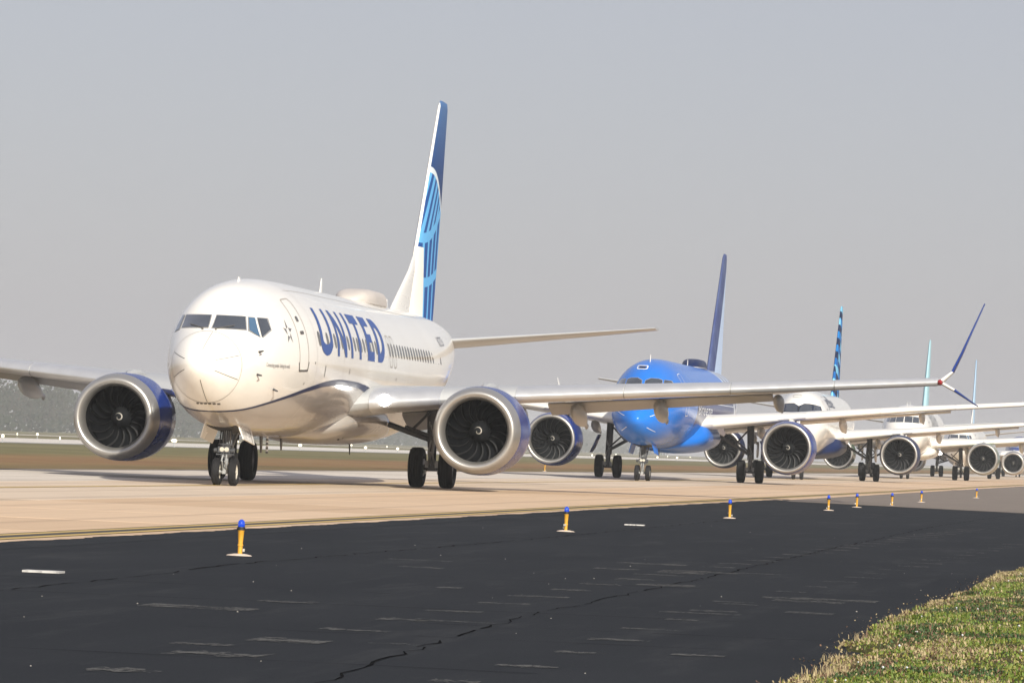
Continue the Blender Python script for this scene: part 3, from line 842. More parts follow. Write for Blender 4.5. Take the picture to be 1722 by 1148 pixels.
    for (s, y, z, r) in sp.get('lamps', []):
        b = MB(); b.lathe([(-.02, .001), (-.02, r * .8), (0, r), (.05, r)], 16, 'X'); link('landing_light', b.build('landing_light', M['lamp']), root, (s, y, z))
    if sp.get('extra'): sp['extra'](root, B, FB, fus)
    return root

# ------------------------------------------------------------------ body tables (x, top, bottom, half width, mid height)
T737 = [(0, 2.93, 2.93, 0, 2.93), (.05, 3.09, 2.77, .165, 2.93), (.2, 3.24, 2.60, .35, 2.93), (.5, 3.44, 2.36, .57, 2.93), (1.0, 3.70, 2.06, .82, 2.94), (1.5, 3.92, 1.85, 1.0, 2.96),
        (2.2, 4.30, 1.63, 1.19, 3.0), (2.8, 4.66, 1.50, 1.33, 3.05), (3.3, 4.87, 1.42, 1.42, 3.1), (4, 5.03, 1.36, 1.53, 3.15), (5, 5.15, 1.30, 1.66, 3.2), (6, 5.22, 1.27, 1.76, 3.24), (7.5, 5.25, 1.25, 1.85, 3.26), (9, 5.26, 1.25, 1.88, 3.28), (16, 5.26, 1.25, 1.88, 3.28), (24.5, 5.26, 1.25, 1.88, 3.28),
        (26.5, 5.26, 1.38, 1.88, 3.35), (29, 5.26, 1.85, 1.8, 3.5), (32, 5.23, 2.55, 1.55, 3.85), (35, 5.15, 3.3, 1.12, 4.2), (37.5, 4.98, 3.85, .7, 4.42), (39, 4.78, 4.1, .38, 4.45), (39.47, 4.58, 4.34, .12, 4.46)]
F737 = [(10.8, 1.55, 1.30, .25, 1.4), (12.2, 2.0, 1.17, .95, 1.5), (14, 2.5, 1.10, 1.48, 1.75), (17, 2.7, 1.09, 1.62, 1.85), (19.5, 2.6, 1.10, 1.55, 1.8), (21.7, 2.2, 1.15, 1.25, 1.6), (24, 1.5, 1.28, .3, 1.4)]
T220 = [(0, 2.62, 2.62, 0, 2.62), (.05, 2.80, 2.46, .17, 2.62), (.2, 2.98, 2.32, .36, 2.63), (.5, 3.22, 2.10, .60, 2.66), (1.0, 3.52, 1.88, .87, 2.72), (1.5, 3.78, 1.73, 1.07, 2.8), (2.0, 4.06, 1.63, 1.22, 2.88), (2.6, 4.45, 1.55, 1.36, 3.0), (3.2, 4.80, 1.51, 1.47, 3.1),
        (4, 5.09, 1.48, 1.58, 3.25), (5, 5.29, 1.46, 1.67, 3.35), (6.5, 5.40, 1.45, 1.73, 3.42), (8, 5.42, 1.45, 1.75, 3.44), (16, 5.42, 1.45, 1.75, 3.44), (25.5, 5.42, 1.45, 1.75, 3.44), (28, 5.42, 1.75, 1.70, 3.6), (31, 5.40, 2.5, 1.42, 3.95), (34, 5.30, 3.3, 1.0, 4.3), (37, 5.08, 4.0, .5, 4.55), (38.7, 4.85, 4.5, .12, 4.68)]
F220 = [(10.2, 1.75, 1.5, .2, 1.6), (11.6, 2.5, 1.32, 1.35, 1.8), (13, 3.1, 1.26, 1.93, 2.1), (16, 3.2, 1.25, 2.0, 2.1), (18.6, 3.0, 1.27, 1.9, 2.0), (20.6, 2.3, 1.36, 1.3, 1.8), (22.5, 1.75, 1.5, .25, 1.6)]
T320 = [(0, 3.05, 3.05, 0, 3.05), (.05, 3.3, 2.82, .24, 3.05), (.2, 3.52, 2.62, .47, 3.06), (.5, 3.82, 2.38, .77, 3.1), (1.0, 4.14, 2.15, 1.08, 3.16), (1.6, 4.45, 1.98, 1.33, 3.25), (2.4, 4.90, 1.84, 1.56, 3.38), (3.2, 5.27, 1.78, 1.70, 3.5), (4, 5.5, 1.74, 1.81, 3.6), (5, 5.68, 1.72, 1.9, 3.7), (6.5, 5.8, 1.70, 1.97, 3.75), (8, 5.83, 1.70, 1.975, 3.77), (24, 5.83, 1.70, 1.975, 3.77),
        (27, 5.83, 2.0, 1.93, 3.9), (30, 5.78, 2.75, 1.6, 4.25), (33, 5.65, 3.5, 1.1, 4.6), (36, 5.35, 4.2, .5, 4.8), (37.57, 5.0, 4.7, .12, 4.85)]
F320 = [(9.2, 2.0, 1.75, .2, 1.9), (10.6, 2.6, 1.55, 1.4, 2.0), (12.5, 3.0, 1.46, 2.05, 2.2), (16, 3.1, 1.45, 2.1, 2.2), (18.5, 2.7, 1.48, 1.8, 2.1), (20.5, 2.0, 1.7, .3, 1.85)]

# ------------------------------------------------------------------ liveries
def soil(q, c, z, amt=.5):
    """streaks of grime that run aft along the body"""
    nz = q.noise(1.2, 7, .65, stretch=(.12, 1.2, 1.2)); sp = q.noise(.25, 4, .5)
    f = q.m('MULTIPLY', q.m('MAXIMUM', q.m('SUBTRACT', nz, .5), 0.0), amt)
    f = q.m('ADD', f, q.m('MULTIPLY', sp, .04))
    q.rough(q.m('ADD', q.m('MULTIPLY', nz, .14), .13))
    return q.mix(f, c, (.25, .21, .17))

WAVE = [(1.5, 1.80), (2.1, 1.87), (3, 2.03), (4.4, 2.25), (6.17, 2.50), (7.82, 2.66), (10, 2.74), (12.4, 2.72), (14.2, 2.63), (15.6, 2.52), (20, 2.35), (28, 2.6), (39, 4.2)]
WAVEF = Pchip([p[0] for p in WAVE], [p[1] for p in WAVE])
def fus_white(wave=None, low=(.42, .39, .36), base=WHITE, extra=None, coat=.4, spec=.45):
    def make(B):
        q = NT('fuselage_paint', base, .24, 0, coat, spec)
        x, y, z = q.xyz()
        c = q.mix(0.0, base, base)
        if wave:
            zc = q.curve(x, wave, 0, 40, 0, 8)
            c = q.mix(q.m('LESS_THAN', z, zc), c, low)
        if extra: c = extra(q, x, y, z, c)
        q.color(soil(q, c, z)); q.set('Coat Roughness', .05)
        return q.mat
    return make

def breeze_paint(q, x, y, z, c):
    navy = (.010, .034, .17)
    top = q.curve(x, [(0, 1.4), (8.6, 1.6), (9.3, 3.9), (12, 4.15), (26, 4.2), (40, 4.8)], 0, 40, 0, 8)
    f = q.m('MULTIPLY', q.m('LESS_THAN', z, top), q.m('GREATER_THAN', x, 8.8))
    c = q.mix(f, c, navy)
    for zz, wd in ((4.02, .022), (3.62, .02)):
        c = q.mix(q.m('MULTIPLY', q.m('LESS_THAN', q.m('ABSOLUTE', q.m('SUBTRACT', z, zz)), wd), q.m('GREATER_THAN', x, 10.5)), c, (.65, .7, .78))
    d = q.m('SUBTRACT', q.m('ADD', x, q.m('MULTIPLY', z, 1.1)), 30.3)
    band = q.m('LESS_THAN', q.m('FRACT', q.m('MULTIPLY', d, .62)), .5)
    c = q.mix(q.m('MULTIPLY', q.m('GREATER_THAN', d, 0.0), 1.0), c, navy)
    return q.mix(q.m('MULTIPLY', q.m('GREATER_THAN', d, 0.0), band), c, (.62, .70, .80))
def jet_belly(q, x, y, z, c):
    zc = q.curve(x, [(0, 0), (5.5, .9), (8, 1.9), (12, 2.35), (24, 2.45), (40, 5.2)], 0, 40, 0, 8)
    return q.mix(q.m('LESS_THAN', z, zc), c, (.02, .06, .20))

def united_fin():
    q = NT('tail_livery', (.05, .1, .3), .5, 0, 0, .06); x, y, z = q.xyz()
    le = q.m('ADD', q.m('MULTIPLY', q.m('SUBTRACT', z, 6.9), .785), 33.0)
    def quad(x0, z0, a, b): 
        d = q.m('SUBTRACT', x, x0); return q.m('ADD', q.m('ADD', q.m('MULTIPLY', d, a), z0), q.m('MULTIPLY', q.m('MULTIPLY', d, d), b))
    arc = quad(35.6, 9.95, -.05, -.13); b1 = quad(34.0, 7.7, .02, .055); b2 = quad(33.8, 6.3, .0, .028)
    sky_, navy = (.14, .47, .86), (.016, .085, .32)
    grad = q.m('DIVIDE', q.m('SUBTRACT', z, 8.8), 3.4)
    up = q.ramp(grad, [(0, (.012, .03, .11)), (.45, (.025, .075, .24)), (1, (.07, .16, .36))])
    d1 = q.m('LESS_THAN', q.m('FRACT', q.m('MULTIPLY', q.m('SUBTRACT', x, q.m('MULTIPLY', z, 1.15)), 1.25)), .52)
    d2 = q.m('LESS_THAN', q.m('FRACT', q.m('MULTIPLY', q.m('SUBTRACT', x, q.m('ADD', q.m('MULTIPLY', z, -.25), q.m('MULTIPLY', q.m('MULTIPLY', z, z), .03))), 1.05)), .36)
    d3 = q.m('LESS_THAN', q.m('FRACT', q.m('MULTIPLY', q.m('SUBTRACT', x, q.m('MULTIPLY', z, .02)), .85)), .30)
    hi = q.mix(d1, navy, sky_); mid = q.mix(d2, navy, sky_); lo = q.mix(d3, navy, sky_)
    c = q.mix(q.m('LESS_THAN', z, b1), hi, mid); c = q.mix(q.m('LESS_THAN', z, b2), c, lo)
    for b_, w in ((b1, .16), (b2, .15)):
        c = q.mix(q.m('LESS_THAN', q.m('ABSOLUTE', q.m('SUBTRACT', z, b_)), w), c, sky_)
    c = q.mix(q.m('GREATER_THAN', z, arc), c, up)
    c = q.mix(q.m('LESS_THAN', q.m('ABSOLUTE', q.m('SUBTRACT', z, arc)), .10), c, (.72, .80, .86))
    wl = q.m('ADD', le, .10)
    wl = q.m('MINIMUM', wl, q.m('ADD', q.m('MULTIPLY', q.m('SUBTRACT', z, 5.2), .30), 34.45)) if False else wl
    low = q.m('LESS_THAN', x, q.m('ADD', 34.35, q.m('MULTIPLY', q.m('SUBTRACT', z, 5.2), -.05)))
    c = q.mix(q.m('LESS_THAN', x, wl), c, WHITE)
    c = q.mix(q.m('MULTIPLY', low, q.m('LESS_THAN', z, 7.4)), c, WHITE)
    q.color(c); return q.mat
def mosaic_fin():
    q = NT('tail_livery', (.05, .1, .3), .5, 0, 0, .06); x, y, z = q.xyz()
    v = q.m('FLOOR', q.m('ADD', q.m('MULTIPLY', z, 1.9), q.m('MULTIPLY', x, .30)))
    k = q.m('FRACT', q.m('MULTIPLY', q.m('ADD', v, q.m('MULTIPLY', q.m('FLOOR', q.m('MULTIPLY', x, .62)), 3.0)), .2))
    q.color(q.ramp(k, [(0, (.006, .02, .075)), (.19, (.015, .20, .58)), (.39, (.006, .02, .075)), (.59, (.20, .55, .80)), (.79, (.012, .13, .42))], 'CONSTANT')); return q.mat
def two_tone_fin(a, b, x0, k, soft=True):
    def f():
        q = NT('tail_livery', a, .5, 0, 0, .05); x, y, z = q.xyz()
        t = q.m('SUBTRACT', x, q.m('ADD', q.m('MULTIPLY', z, k), x0))
        n = q.noise(.8, 4)
        c = q.mix(q.m('MINIMUM', q.m('MAXIMUM', q.m('MULTIPLY', t, 5.0 if not soft else .8), 0.0), 1.0), a, b)
        q.color(q.mix(q.m('MULTIPLY', n, .2), c, tuple(min(1, i * 1.5) for i in b))); return q.mat
    return f

# ------------------------------------------------------------------ wing tips
def tip_split(blade_mats):
    def f(root, S, side):
        y, s, c, z, t = S
        w = link('winglet', blade_loft('winglet', [((s + .05, side * (y - .03), z), c * .95, t * .8, (0, -.3 * side, 1)), ((s + .45, side * (y + .30), z + .32), c * .82, .11, (0, -.8 * side, .6)), ((s + 1.0, side * (y + .52), z + .85), c * .66, .09, (0, -.9 * side, .35)), ((s + 2.9, side * (y + 1.08), z + 2.38), .42, .04, (0, -.9 * side, .4))], [M[m_] for m_ in blade_mats]), root)
        link('winglet', blade_loft('winglet', [((s + .35, side * (y + .02), z - .02), c * .7, .12, (0, .3 * side, 1)), ((s + .75, side * (y + .36), z - .20), c * .56, .10, (0, .5 * side, 1)), ((s + 2.1, side * (y + 1.02), z - .62), .32, .035, (0, .5 * side, 1))], [M[m_] for m_ in blade_mats]), root)
        b = MB(); b.lathe([(-.14, .01), (-.10, .05), (-.02, .08), (.2, .09), (.5, .05), (.6, .01)], 14, 'X', (s + .02, side * (y - .03), z))
        link('navigation_light', b.build('navigation_light', M['red'] if side < 0 else M['green']), root)
    return f
def tip_blend(mat, h=1.6, out=.55):
    def f(root, S, side):
        y, s, c, z, t = S
        link('winglet', blade_loft('winglet', [((s, side * (y - .02), z), c, t, (0, -.2 * side, 1)), ((s + .3, side * (y + .3), z + .18), c * .9, .11, (0, -.6 * side, .8)), ((s + .7, side * (y + .3 + out * .3), z + .6), c * .75, .09, (0, -.9 * side, .35)), ((s + 1.9, side * (y + .3 + out), z + h), .45, .04, (0, -.95 * side, .3))], [M[mat]]), root)
    return f

# ------------------------------------------------------------------ details of the near airliner
def near_details(root, B, FB, fus):
    off = .007
    # wave line along the lower fuselage
    S = [1.58 + (15.9 - 1.58) * (k / 80) ** 1.3 for k in range(81)]
    v, f = [], []
    rows = []
    for sd in (-1, 1):
        base = len(v)
        for s in S:
            w = .018 + .055 * min(1, max(0, (s - 1.6) / 7)); z = WAVEF(s)
            w *= 1 if s < 13.5 else 1.15
            a, b_ = B.phi(s, z + w), B.phi(s, z - w)
            for j in range(4): v.append(B.pt(s, -sd * (a + (b_ - a) * j / 3), off))
        for i in range(80):
            for j in range(3): a = base + i * 4 + j; f.append((a, a + 1, a + 5, a + 4))
    link('wave_stripe', mesh('wave_stripe', v, f, M['navy']), root)
    # titles: outlines in (x, phi)
    P0, P1 = .845, 1.508
    def lean(p): return -.48 * (p - P0) / (P1 - P0)
    def tp(u, p): return B.pt(u + lean(p), p, off)
    def arc(cx, cy, rx, ry, a0, a1, n=10): return [(cx + rx * math.cos(R(a0 + (a1 - a0) * k / n)), cy + ry * math.sin(R(a0 + (a1 - a0) * k / n))) for k in range(n + 1)]
    L = {}
    L['U'] = [(7.2, P0)] + [(7.2, 1.30)] + arc(7.95, 1.33, .75, .18, 180, 0)[0:] + [(8.7, P0), (8.40, P0), (8.40, 1.30)] + arc(7.95, 1.30, .45, .065, 0, 180) + [(7.50, P0)]
    L['N'] = [(9.34, P0), (9.66, P0), (10.51, 1.29), (10.51, P0), (10.80, P0), (10.80, P1), (10.49, P1), (9.63, 1.05), (9.63, P1), (9.34, P1)]
    L['I'] = [(11.45, P0), (11.77, P0), (11.77, P1), (11.45, P1)]
    L['T'] = [(12.25, P0), (13.62, P0), (13.62, 1.0), (13.10, 1.0), (13.10, P1), (12.78, P1), (12.78, 1.0), (12.25, 1.0)]
    L['E'] = [(14.15, P0), (15.28, P0), (15.28, 1.0), (14.55, 1.0), (14.55, 1.125), (15.12, 1.125), (15.12, 1.245), (14.55, 1.245), (14.55, 1.375), (15.28, 1.375), (15.28, P1), (14.15, P1)]
    outer = [(15.86, P0), (16.45, P0)] + arc(16.45, (P0 + P1) / 2, .72, (P1 - P0) / 2, -90, 90, 14) + [(16.45, P1), (15.86, P1)]
    inner = [(16.24, P0 + .15), (16.42, P0 + .15)] + arc(16.42, (P0 + P1) / 2, .36, (P1 - P0) / 2 - .15, -90, 90, 12) + [(16.42, P1 - .13), (16.24, P1 - .13)]
    for ch, poly in L.items(): link('title_letter', patch('title_letter', [poly], tp, M['title'], .22, .05), root)
    link('title_letter', patch('title_letter', [outer], tp, M['title'], .22, .05, [inner]), root)
    # slogan, registration
    def zmap(s0, z0): return lambda u, v: B.pt(s0 + u, B.phi(s0 + u, z0 + v), off)
    link('slogan', text_mesh('slogan', 'Connecting people. Uniting the world.', 1.62, .13, zmap(2.36, 2.93), M['titlegrey'], .2, 0), root)
    link('registration', text_mesh('registration', 'N27251', 1.35, .34, lambda u, v: B.pt(28.0 + u, 1.16 - v / 1.88, off), M['titlegrey'], .3, .1), root)
    # five-pointed alliance star made of five triangles
    cs, cz, r = 4.08, 3.86, .30
    for k in range(5):
        a = R(90 + 72 * k); d = (math.cos(a), math.sin(a)); e = (-d[1], d[0])
        tri = [(cs + d[0] * r * 1.05, cz + d[1] * r * 1.05), (cs + d[0] * r * .28 + e[0] * r * .30, cz + d[1] * r * .28 + e[1] * r * .30), (cs + d[0] * r * .42 - e[0] * r * .12, cz + d[1] * r * .42 - e[1] * r * .12)]
        link('star_point', patch('star_point', [tri], lambda u, v: B.pt(u, B.phi(u, v), off), M['titlegrey'], 0, 0), root)
    # radome seam and diverter strips
    v, f = [], []; n = 90
    for k in range(n):
        for ss in (1.10, 1.122): v.append(B.pt(ss, 2 * PI * k / n, .005))
    f = [(2 * k, 2 * k + 1, (2 * k + 3) % (2 * n), (2 * k + 2) % (2 * n)) for k in range(n)]
    link('radome_seam', mesh('radome_seam', v, f, M['softline']), root)
    for a in (8, 72, 112, 176, 248, 290):
        p = R(a); vs = []
        for k in range(9):
            s = .25 + .82 * k / 8
            dp = .0065 / max(.2, B.sec(s)[2])
            vs += [B.pt(s, p - dp, .006), B.pt(s, p + dp, .006)]
        link('diverter_strip', mesh('diverter_strip', vs, [(2 * k, 2 * k + 1, 2 * k + 3, 2 * k + 2) for k in range(8)], M['line']), root)
    for (y0_, y1_) in ((-.16, -.52), (.16, .56)):
        b = MB(); b.tube(B.front(y0_, 3.80, .03), B.front(y1_, 3.90, .035), .012, .01, 6); b.tube(B.front(y0_, 3.78, .0), B.front(y0_, 3.80, .04), .025, .02, 8)
        link('wiper', b.build('wiper', M['line']), root)
    # vents below the radome, scuff plate, probes, static ports
    for k in range(6):
        y = -.34 + .1 * k
        link('chin_vent', patch('chin_vent', [[(y, 1.985), (y + .07, 1.975), (y + .075, 2.01), (y + .005, 2.02)]], lambda u, v: B.front(u, v, .008), M['line'], 0, 0), root)
    p0, p1 = 1.60, 1.72
    link('scuff_plate', patch('scuff_plate', [[(4.66, p0), (4.70, p0), (4.78, p1 - .02), (5.46, p1 - .02), (5.52, p0), (5.57, p0), (5.50, p1 + .005), (4.74, p1 + .005)]], lambda u, v: B.pt(u, v, .009), M['line'], .2, .05), root)
    for (s, z) in ((2.0, 3.30), (1.9, 2.75), (3.15, 2.42)):
        ph = B.phi(s, z); p = B.pt(s, ph, .0); q = B.pt(s, ph, .12)
        b = MB(); b.tube(p, q, .03, .02, 8); b.tube((q[0] + .03, q[1], q[2]), (q[0] - .16, q[1], q[2]), .018, .012, 8)
        link('pitot_probe', b.build('pitot_probe', M['dark']), root)
    for (s, z, w, h) in ((6.15, 3.16, .05, .07), (7.3, 2.98, .06, .3), (10.8, 3.05, .05, .16), (18.7, 3.0, .06, .1), (5.4, 2.62, .06, .05)):
        link('vent', patch('vent', [rrect(s, s + w, B.phi(s, z + h / 2), B.phi(s, z - h / 2), .02, 3, .02)], lambda u, v: B.pt(u, v, .008), M['line'], .2, .1), root)
    # skin joints round the body
    for s in (6.35, 9.9, 13.6, 17.3, 21.0, 25.2):
        v = []
        for k in range(60):
            for ss in (s, s + .012): v.append(B.pt(ss, PI * .9 * k / 59, .004))
        link('skin_joint', mesh('skin_joint', v, [(2 * k, 2 * k + 1, 2 * k + 3, 2 * k + 2) for k in range(59)], M['softline']), root)
    v = [B.pt(6 + 22 * k / 40, p, .004) for k in range(41) for p in (.52, .528)]
    link('skin_joint', mesh('skin_joint', v, [(2 * k, 2 * k + 1, 2 * k + 3, 2 * k + 2) for k in range(40)], M['softline']), root)
    # open hatch and grille of the belly air intake
    for side in (-1, 1):
        b = MB()
        for k in range(6): b.box((14.6 + .26 * k, side * 1.02 + side * .07 * k, 1.33 + .05 * k), (.1, .05, .2), 0, Matrix.Rotation(R(18 * -side), 3, 'X'))
        link('intake_grille', b.build('intake_grille', M['dark'], False), root)
    # striped nose gear lock pin streamer below the belly
    b = MB(); b.tube((9.2, -.05, 1.27), (9.2, -.05, .82), .03, .03, 8)
    link('drain_mast', b.build('drain_mast', M['white']), root)
    b = MB()
    for k in range(4): b.tube((9.19, -.05, 1.2 - .11 * k), (9.19, -.05, 1.15 - .11 * k), .034, .034, 8)
    link('drain_mast_band', b.build('drain_mast_band', M['line']), root)
    for side in (-1, 1):
        for k in range(3):
            y = 6.8 + 3.1 * k
            _, s, c, z, t = lerp_sec(W737, y); b = MB(); b.box((s + c * .5, side * y, z + t * .55), (.5, .1, .03)); link('wing_walk_mark', b.build('wing_walk_mark', M['dark'], False), root)
    # engine strakes
def strake(root, side): pass

PANES737 = [([(-.035, 4.15), (-.66, 4.15), (-.77, 3.835), (-.06, 3.835)], 'glass'), ([(.11, 4.15), (.84, 4.15), (.84, 3.84), (.05, 3.84)], 'glass'),
            ([(-.73, 4.14), (-.86, 4.14), (-1.05, 3.68), (-.835, 3.825)], 'glass_blue'), ([(-.905, 4.14), (-1.06, 4.14), (-1.185, 3.885), (-1.085, 3.672)], 'glass'),
            ([(.905, 4.14), (.99, 4.14), (1.10, 3.74), (.93, 3.80)], 'glass')]
def sym(p): return p + [([(-a, b) for a, b in q][::-1], g) for q, g in p]
PANES220 = sym([([(.05, 4.0), (.80, 4.02), (.76, 4.40), (.60, 4.46), (.3, 4.47), (.08, 4.36)], 'glass'), ([(.86, 4.02), (1.24, 4.06), (1.20, 4.26), (1.08, 4.40), (.84, 4.42)], 'glass')])
PANES320 = sym([([(.05, 4.40), (.62, 4.38), (.60, 4.84), (.05, 4.84)], 'glass'), ([(.68, 4.38), (1.12, 4.36), (1.06, 4.80), (.66, 4.84)], 'glass'), ([(1.18, 4.38), (1.42, 4.42), (1.36, 4.72), (1.12, 4.80)], 'glass')])
W737 = [(1.2, 12.9, 8.3, 2.15, 1.0), (1.9, 13.6, 7.45, 2.26, .86), (3.6, 14.75, 6.2, 2.42, .68), (5.6, 16.15, 4.9, 2.62, .54), (11, 19.05, 3.2, 3.05, .40), (16.95, 22.2, 1.6, 3.55, .24)]
W220 = [(1.2, 12.2, 7.9, 2.55, .95), (2.0, 12.9, 7.0, 2.66, .74), (5.6, 15.1, 4.4, 3.10, .48), (11, 18.3, 2.9, 3.72, .31), (16.4, 21.5, 1.45, 4.24, .2)]
W320 = [(1.3, 11.0, 7.7, 2.68, 1.0), (2.05, 11.6, 7.0, 2.76, .84), (6.4, 14.2, 4.1, 3.14, .54), (11, 16.7, 3.0, 3.58, .4), (16.9, 20.2, 1.5, 4.12, .22)]
G737 = dict(r=.565, w=.41, nr=.343, nw=.20, ms=19.6, my=2.86, half=.43, mtop=2.35, ns=4.0, nhalf=.21, ntop=1.45, lean=-.05, brace=1.3, brace_z=1.6)
M['belly'] = paint('belly_grey', (.42, .39, .36), .3, .4)
base737 = dict(body=T737, fairing=F737, fairing_mat='belly', panes=PANES737, win=(3.60, 3.98, .27), wing=W737, wing_mat='wing_grey', slat_mat='alu',
               slats=[(1.95, 3.7), (5.6, 8.38), (8.42, 11.2), (11.24, 14.0), (14.04, 16.85)], slat_drop=0, flaps=[(1.95, 4.3), (6.0, 12.2)], flap_defl=16, canoes=[(6.9, 3.4, .37, .62), (9.15, 3.0, .36, .64), (12.4, 2.3, .30, .5)],
               fin=[(4.85, 31.4, 6.1, .42), (6.9, 33.0, 5.0, .34), (9.6, 35.12, 3.45, .25), (12.1, 37.08, 1.95, .15), (12.3, 37.4, 1.5, .06)], dorsal=[(4.95, 28.2, 6.2, .30), (5.45, 29.3, 5.0, .26), (6.6, 32.2, 2.0, .18), (7.15, 33.1, .8, .10)],
               stab=[(.3, 33.2, 4.1, 4.40, .30), (1.2, 33.9, 3.75, 4.5, .27), (7.15, 38.3, 1.3, 5.24, .08)], gear=G737, tip=tip_split(('white', 'royal')),
               engine=dict(Rth=.85, Rf=.90, Rm=1.22, L=3.5, s=13.1, y=4.93, z=1.62, zflat=.97, cowl='royal', wing_z=2.5, pylon='wing_grey'))
def spec(b, **k): d = dict(b); d.update(k); return d

airliner(spec(base737, label='large white airliner nearest the camera with blue UNITED titles and globe patterned tail', fus_mat=fus_white(WAVE),
    doors=[(4.72, 5.52, 2.92, 4.72), (17.5, 17.98, 3.3, 4.2), (18.2, 18.68, 3.3, 4.2)], win_s=[6.74] + [7.72 + .508 * k for k in range(16)] + [17.65 + .508 * k for k in range(20)],
    fin_mat=united_fin, door_text='STOPS 7251', extra=near_details, lamps=[(13.78, -2.35, 2.36, .17), (13.78, 2.35, 2.36, .17)],
    antennas=[(16.4, .42, .42, False), (28.0, .28, .34, False), (8.4, .42, .45, True), (11.3, .34, .4, True), (22.3, .34, .3, True), (30.6, .32, .3, True), (4.6, .1, .5, False)], dome=(21.2, 3.9, .60, .42, 'satgrey', 5.22)), -7.508, 107.808, .1313)

base220 = dict(body=T220, fairing=F220, panes=PANES220, win=(3.72, 4.05, .27), win_s=[6.6 + .79 * k for k in range(26)], doors=[(4.8, 5.6, 2.9, 4.75), (28.6, 29.2, 3.2, 4.7)], wing=W220, wing_mat='cream', slat_mat='cream', slats=[(2.05, 4.9), (6.1, 9.4), (9.43, 12.8), (12.83, 16.2)], slat_drop=0,
               flaps=[(2.05, 5.4), (5.6, 12.5)], flap_defl=7, canoes=[(3.9, 3.0, .36, .6), (7.6, 3.0, .37, .64), (11.2, 2.4, .30, .5)], canoe_mat='cream', tip=tip_blend('cream'), stab=[(.3, 32.8, 3.6, 4.25, .36), (6.2, 36.2, 1.35, 4.95, .12)],
               fin=[(5.1, 30.0, 7.4, .36), (8, 32.75, 4.9, .27), (11.3, 36.05, 2.0, .15), (11.52, 36.4, 1.5, .06)],
               gear=dict(r=.535, w=.37, nr=.343, nw=.21, ms=18.5, my=3.36, half=.43, mtop=2.75, ns=3.4, nhalf=.24, ntop=1.6, lean=-.05, brace=1.5, brace_z=2.0, dy=.45, dh=.42),
               engine=dict(Rth=.94, Rf=.985, Rm=1.24, L=3.6, s=13.2, y=5.45, z=1.70, cowl='navy', wing_z=2.95, blade='blade_steel', spiral=True, lipx=.09, pylon='cream'), pane_frame=.018)

def breeze_details(root, B, FB, fus):
    link('title', text_mesh('title', 'Breeze', 6.2, .52, lambda u, v: B.pt(9.6 + u, B.phi(9.6 + u, 3.02 + v), .008), M['titlewhite'], .3, .1), root)
    link('escape_hatch', patch('escape_hatch', [rrect(-.05, .46, 4.86, 5.05, .07, 4)], lambda u, v: B.front(u, v, .01), M['titlewhite'], .1, .05, [rrect(.0, .41, 4.895, 5.015, .05, 4)]), root)
    link('hatch_panel', patch('hatch_panel', [rrect(.05, .36, 4.91, 5.0, .03, 4)], lambda u, v: B.front(u, v, .01), M['navy'], .1, .05), root)
    for a in (28, -28, 75, -75, 130, -130):
        p = R(a); vs = []
        for k in range(7):
            s = .45 + .75 * k / 6; dp = .012 / max(.2, B.sec(s)[2]); vs += [B.pt(s, p - dp, .007), B.pt(s, p + dp, .007)]
        link('diverter_strip', mesh('diverter_strip', vs, [(2 * k, 2 * k + 1, 2 * k + 3, 2 * k + 2) for k in range(6)], M['titlewhite']), root)
airliner(spec(base220, label='bright blue airliner with navy tail, second in the queue behind the wing of the nearest', fairing_mat='skyblue', fus_mat=fus_white(None, base=(.010, .16, .62), extra=breeze_paint, coat=.08, spec=.12), frame_mat='frame', door_mat='titlewhite',
    fin_mat=two_tone_fin((.003, .012, .14), (.46, .58, .80), 26.7, 1.03, False), extra=breeze_details, antennas=[(4.6, .32, .3, False), (20.5, .3, .3, False), (9.5, .35, .35, True)], dome=(21.4, 4.2, .5, .42, 'navy', 5.40),
    gear=spec(base220['gear'], door=dict(z0=1.15, z1=2.0, w=.9, dy=.42, mat='royal', flare=.35), door_mat='skyblue'),
    engine=spec(base220['engine'], cowl='royal')), 5.448, 193.35, .1429)

def jet_details(root, B, FB, fus):
    link('title', text_mesh('title', 'jetBlue', 5.4, .95, lambda u, v: B.pt(6.2 + u, B.phi(6.2 + u, 4.15 + v), .008), M['navy'], .3, .1), root)
    link('escape_hatch', patch('escape_hatch', [rrect(-.05, .46, 4.86, 5.05, .07, 4)], lambda u, v: B.front(u, v, .01), M['softline'], .1, .05, [rrect(-.02, .43, 4.885, 5.025, .05, 4)]), root)
    mask = [(-1.26, 3.97), (1.26, 3.97), (1.30, 4.15), (1.2, 4.38), (.9, 4.47), (.6, 4.51), (.3, 4.52), (0, 4.36), (-.3, 4.52), (-.6, 4.51), (-.9, 4.47), (-1.2, 4.38), (-1.30, 4.15)]
    link('windscreen_mask', patch('windscreen_mask', [mask], lambda u, v: B.front(u, v, .004), M['black'], .12, .1), root)
airliner(spec(base220, label='white airliner with navy belly and blue mosaic tail, third in the queue', fairing_mat='navy', fus_mat=fus_white(None, extra=jet_belly), fin_mat=mosaic_fin, extra=jet_details, frame_mat='navy',
    gear=spec(base220['gear'], door=dict(z0=1.2, z1=2.2, w=.8, dy=.3, mat='white')), antennas=[(9.5, .3, .3, True)]), 16.818, 264.484, .1403)

